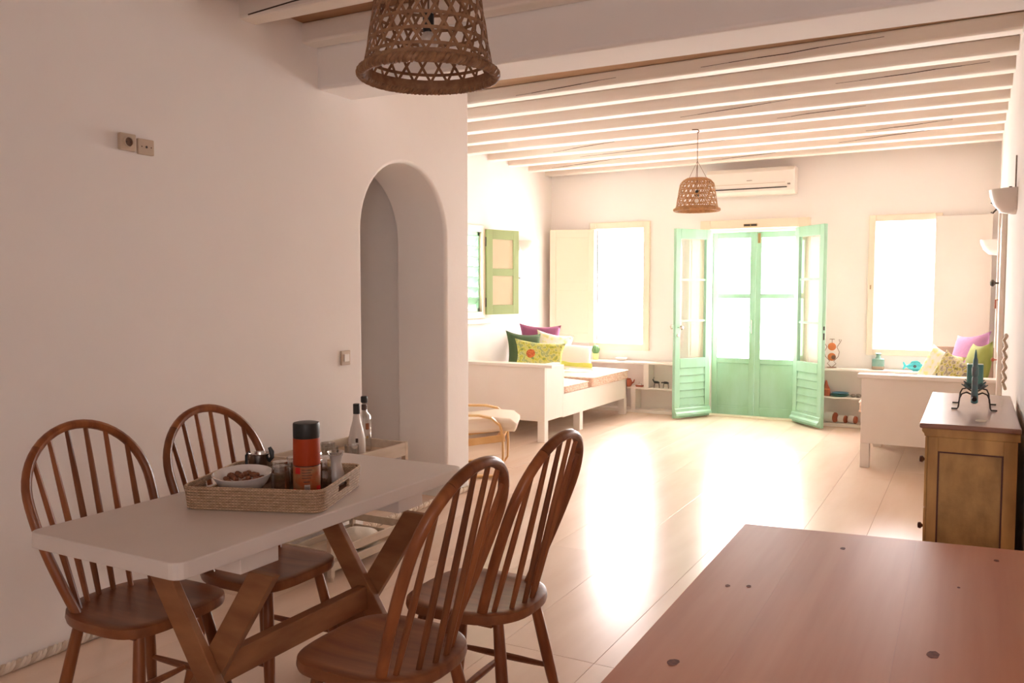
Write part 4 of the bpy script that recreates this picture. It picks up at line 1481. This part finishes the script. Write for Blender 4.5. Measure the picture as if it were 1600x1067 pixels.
zm = ZM
tp = thing('red_jug', 'small red-brown clay jug on the lower shelf by the daybed', 'jug', (-3.625, y_s - .03, zm))
MB().lathe([(.035, 0), (.050, .015), (.056, .045), (.048, .075), (.036, .085), (.04, .095)], 20).obj('jug_body', 'terracotta', tp, smooth=True)
MB().tube([(.045, 0, .035), (.075, 0, .055), (.085, 0, .085)], [.012, .009, .007], 8).obj('spout', 'terracotta', tp, smooth=True)
bx = thing('small_boat', 'small red and white model boat on the lower shelf left of the upright', 'ornament', (-3.475, y_s - .03, zm))
bx.scale = (.75, .75, .75)
MB().prism([(-.07, .028), (-.05, .0), (.05, .0), (.075, .03)], -.022, .022, 'y').obj('hull', 'terracotta', bx, bevel=.003)
MB().box(-.03, .03, -.016, .016, .028, .050).obj('cabin', 'porcelain', bx, bevel=.002)
MB().tube([(-.005, 0, .05), (-.005, 0, .085)], .003, 6).obj('mast', 'wash_wood', bx)


def animal(label, x, horn):
    t = thing('animal_figurine', label, 'figurine', (x, y_s - .03, zm), 0, 'dark animal figurines on the shelf')
    m = MB()
    m.tube([(-.034, 0, .062), (-.02, 0, .066), (.012, 0, .066), (.032, 0, .060)], [.010, .015, .014, .010], 8)
    m.obj('body', 'black_plastic', t, smooth=True)
    for px in (-.026, .026):
        for py in (-.008, .008):
            MB().tube([(px * .9, py, .06), (px * 1.15, py, .03), (px * 1.25, py, 0)], [.006, .004, .004], 6).obj('leg', 'stone_grey', t)
    if horn:
        MB().tube([(-.03, 0, .066), (-.044, 0, .09), (-.054, 0, .096)], [.008, .007, .004], 8).obj('head', 'black_plastic', t, smooth=True)
        MB().tube([(-.045, 0, .095), (-.040, 0, .115), (-.030, 0, .122)], .0025, 6).obj('horn', 'black_plastic', t)
    else:
        MB().tube([(-.03, 0, .066), (-.048, 0, .068), (-.058, 0, .060)], [.009, .008, .005], 8).obj('head', 'black_plastic', t, smooth=True)
    return t


animal('black long-necked animal figurine on the lower shelf left of the green door', -3.262, True)
animal('black squat animal figurine nearest the green door leaf', -3.150, False)

# right shelf
om = thing('wire_ornament', 'wire ornament with two orange discs on the shelf beside the green door', 'ornament', (-1.325, y_s, zr))
MB().lathe([(.05, 0), (.05, .006), (.02, .010)], 18).obj('base', 'wire_brown', om, smooth=True)
for z, mm in ((.115, 'rust_orange'), (.225, 'rust_orange')):
    MB().lathe([(.003, -.012), (.03, -.009), (.042, 0), (.03, .009), (.003, .012)], 22).obj('disc', mm, om, smooth=True, loc=(0, 0, z), rot=(R(90), 0, 0))
MB().lathe([(.003, -.014), (.02, -.010), (.024, 0), (.02, .010), (.003, .014)], 18).obj('disc', 'wire_brown', om, smooth=True, loc=(.018, -.006, .112), rot=(R(90), 0, 0))
for s in (-1, 1):
    pts = [(s * .01, 0, .01), (s * .045, 0, .045), (s * .02, 0, .07), (s * .065, 0, .12), (s * .075, 0, .17), (s * .05, 0, .22), (s * .08, 0, .27), (s * .095, 0, .30), (s * .07, 0, .305), (s * .075, 0, .28)]
    MB().tube(pts, .003, 6).obj('wire_scroll', 'wire_brown', om, smooth=True)
MB().tube([(0, 0, .265), (0, 0, .305)], .003, 6).obj('wire_tip', 'wire_brown', om)
MB().tube([(-.025, 0, .305), (.025, 0, .305)], .003, 6).obj('wire_tip', 'wire_brown', om)

tbt = thing('square_bottle', 'squat square teal bottle on the shelf under the right window', 'bottle', (-.865, y_s, zr))
m = MB()
m.prism(rrect(.115, .09, .014, 3), 0, .115, 'z')
m.obj('bottle_body', 'bottle_teal', tbt, bevel=.012, seg=3, smooth=True)
MB().prism(rrect(.117, .092, .014, 3), .004, .036, 'z').obj('lower_band', 'stone_buff', tbt, bevel=.003)
MB().lathe([(.040, .110), (.022, .132), (.020, .155), (.030, .160), (.030, .170), (.022, .172)], 18).obj('neck', 'bottle_teal', tbt, smooth=True)

fi = thing('ceramic_fish', 'turquoise ceramic fish ornament on the shelf under the right window', 'ornament', (-.515, y_s - .02, zr))
prof = []
m = MB()
m.lathe([(.003, -.085), (.020, -.075), (.034, -.05), (.043, -.015), (.040, .02), (.028, .055), (.014, .075), (.008, .08)], 18, sy=.55)
m.obj('fish_body', 'fish_turquoise', fi, smooth=True, loc=(.0, 0, .046), rot=(0, R(-90), 0))
m = MB()
m.prism([(-.075, .046), (-.105, .095), (-.115, .085), (-.105, .05), (-.118, .018), (-.105, .012)], -.008, .008, 'y')
m.obj('tail', 'fish_turquoise', fi, bevel=.003)
MB().prism([(-.05, .072), (-.03, .102), (.02, .108), (.05, .09), (.05, .078)], -.006, .006, 'y').obj('back_fin', 'fish_turquoise', fi, bevel=.003)
MB().lathe([(.015, 0), (.014, .006), (.003, .008)], 16).obj('eye_ring', 'dark_print', fi, smooth=True, loc=(.0, -.018, .05), rot=(R(90), 0, 0))
MB().lathe([(.006, .008), (.004, .011), (.001, .012)], 10).obj('eye', 'plate_blue', fi, smooth=True, loc=(.0, -.018, .05), rot=(R(90), 0, 0))
for s in (-1, 1):
    MB().box(-.02, .03, -.012 + s * .01, .012 + s * .01, 0, .012).obj('foot', 'fish_turquoise', fi)

zm2 = ZM + .02
cb = thing('cone_bottle', 'brown tapering clay bottle on the shelf beside the green door', 'bottle', (-1.372, y_s - .02, zm2))
MB().lathe([(.045, 0), (.048, .006), (.040, .07), (.036, .085), (.018, .12), (.012, .15), (.004, .168)], 18).obj('bottle_body', 'terracotta', cb, smooth=True)
MB().lathe([(.041, .066), (.043, .07), (.040, .078)], 18).obj('ridge', 'rust_orange', cb, smooth=True)
for k, (mm, lb, dz, x) in enumerate((('plate_green', 'green glazed plate at the bottom of the small stack', 0, -1.235), ('plate_blue', 'blue glazed plate on top of the green plate', .019, -1.23))):
    p = thing('glazed_plate', lb, 'plate', (x, y_s - .01, zm2 + dz), 0, 'plates on the right shelf')
    r = .098 if k == 0 else .088
    MB().shell([(.04, 0), (r * .7, .005), (r, .020), (r - .003, .023), (r * .68, .009), (.001, .007)], 26).obj('plate_disc', mm, p, smooth=True)
for k, (x, r, lb) in enumerate(((-1.10, .026, 'grey pebble next to the plates on the right shelf'), (-1.045, .030, 'larger grey pebble next to the daybed end on the right shelf'), (-.99, .026, 'grey pebble half hidden by the right daybed panel'))):
    s = thing('pebble', lb, 'stone', (x, y_s - .03, zm2), 0, 'pebbles on the right shelf')
    m = MB().lathe([(r * .5, 0), (r * .95, r * .3), (r, r * .6), (r * .8, r * 1.0), (r * .3, r * 1.25)], 12)
    m.v = [(x_ * (1 + .08 * math.sin(5 * y_ / r + k)), y_, z_) for x_, y_, z_ in m.v]
    m.obj('stone_body', 'stone_grey', s, smooth=True)
for k, (x, r, l, lb) in enumerate(((-1.325, .056, .10, 'largest white cup with brown base lying on the bottom shelf'), (-1.205, .042, .066, 'middle white cup with brown base lying on the bottom shelf'), (-1.105, .042, .062, 'smaller white cup with brown base lying next to the daybed'))):
    s = thing('lying_cup', lb, 'cup', (x, y_s - .02, .0355 + r), 0, 'cups on the bottom shelf')
    MB().shell([(.001, -l * .5), (r * .9, -l * .5), (r, -l * .45), (r, l * .35), (r * .92, l * .5), (r * .84, l * .5), (r * .84, -l * .3)], 20).obj('cup_wall', 'porcelain', s, smooth=True, rot=(0, R(-90), R(-20)))
    MB().lathe([(r * .9, -l * .5 - .016), (r * .96, -l * .5 - .010), (r * .96, -l * .5 - .0005)], 20).obj('cup_base', 'terracotta', s, smooth=True, rot=(0, R(-90), R(-20)))
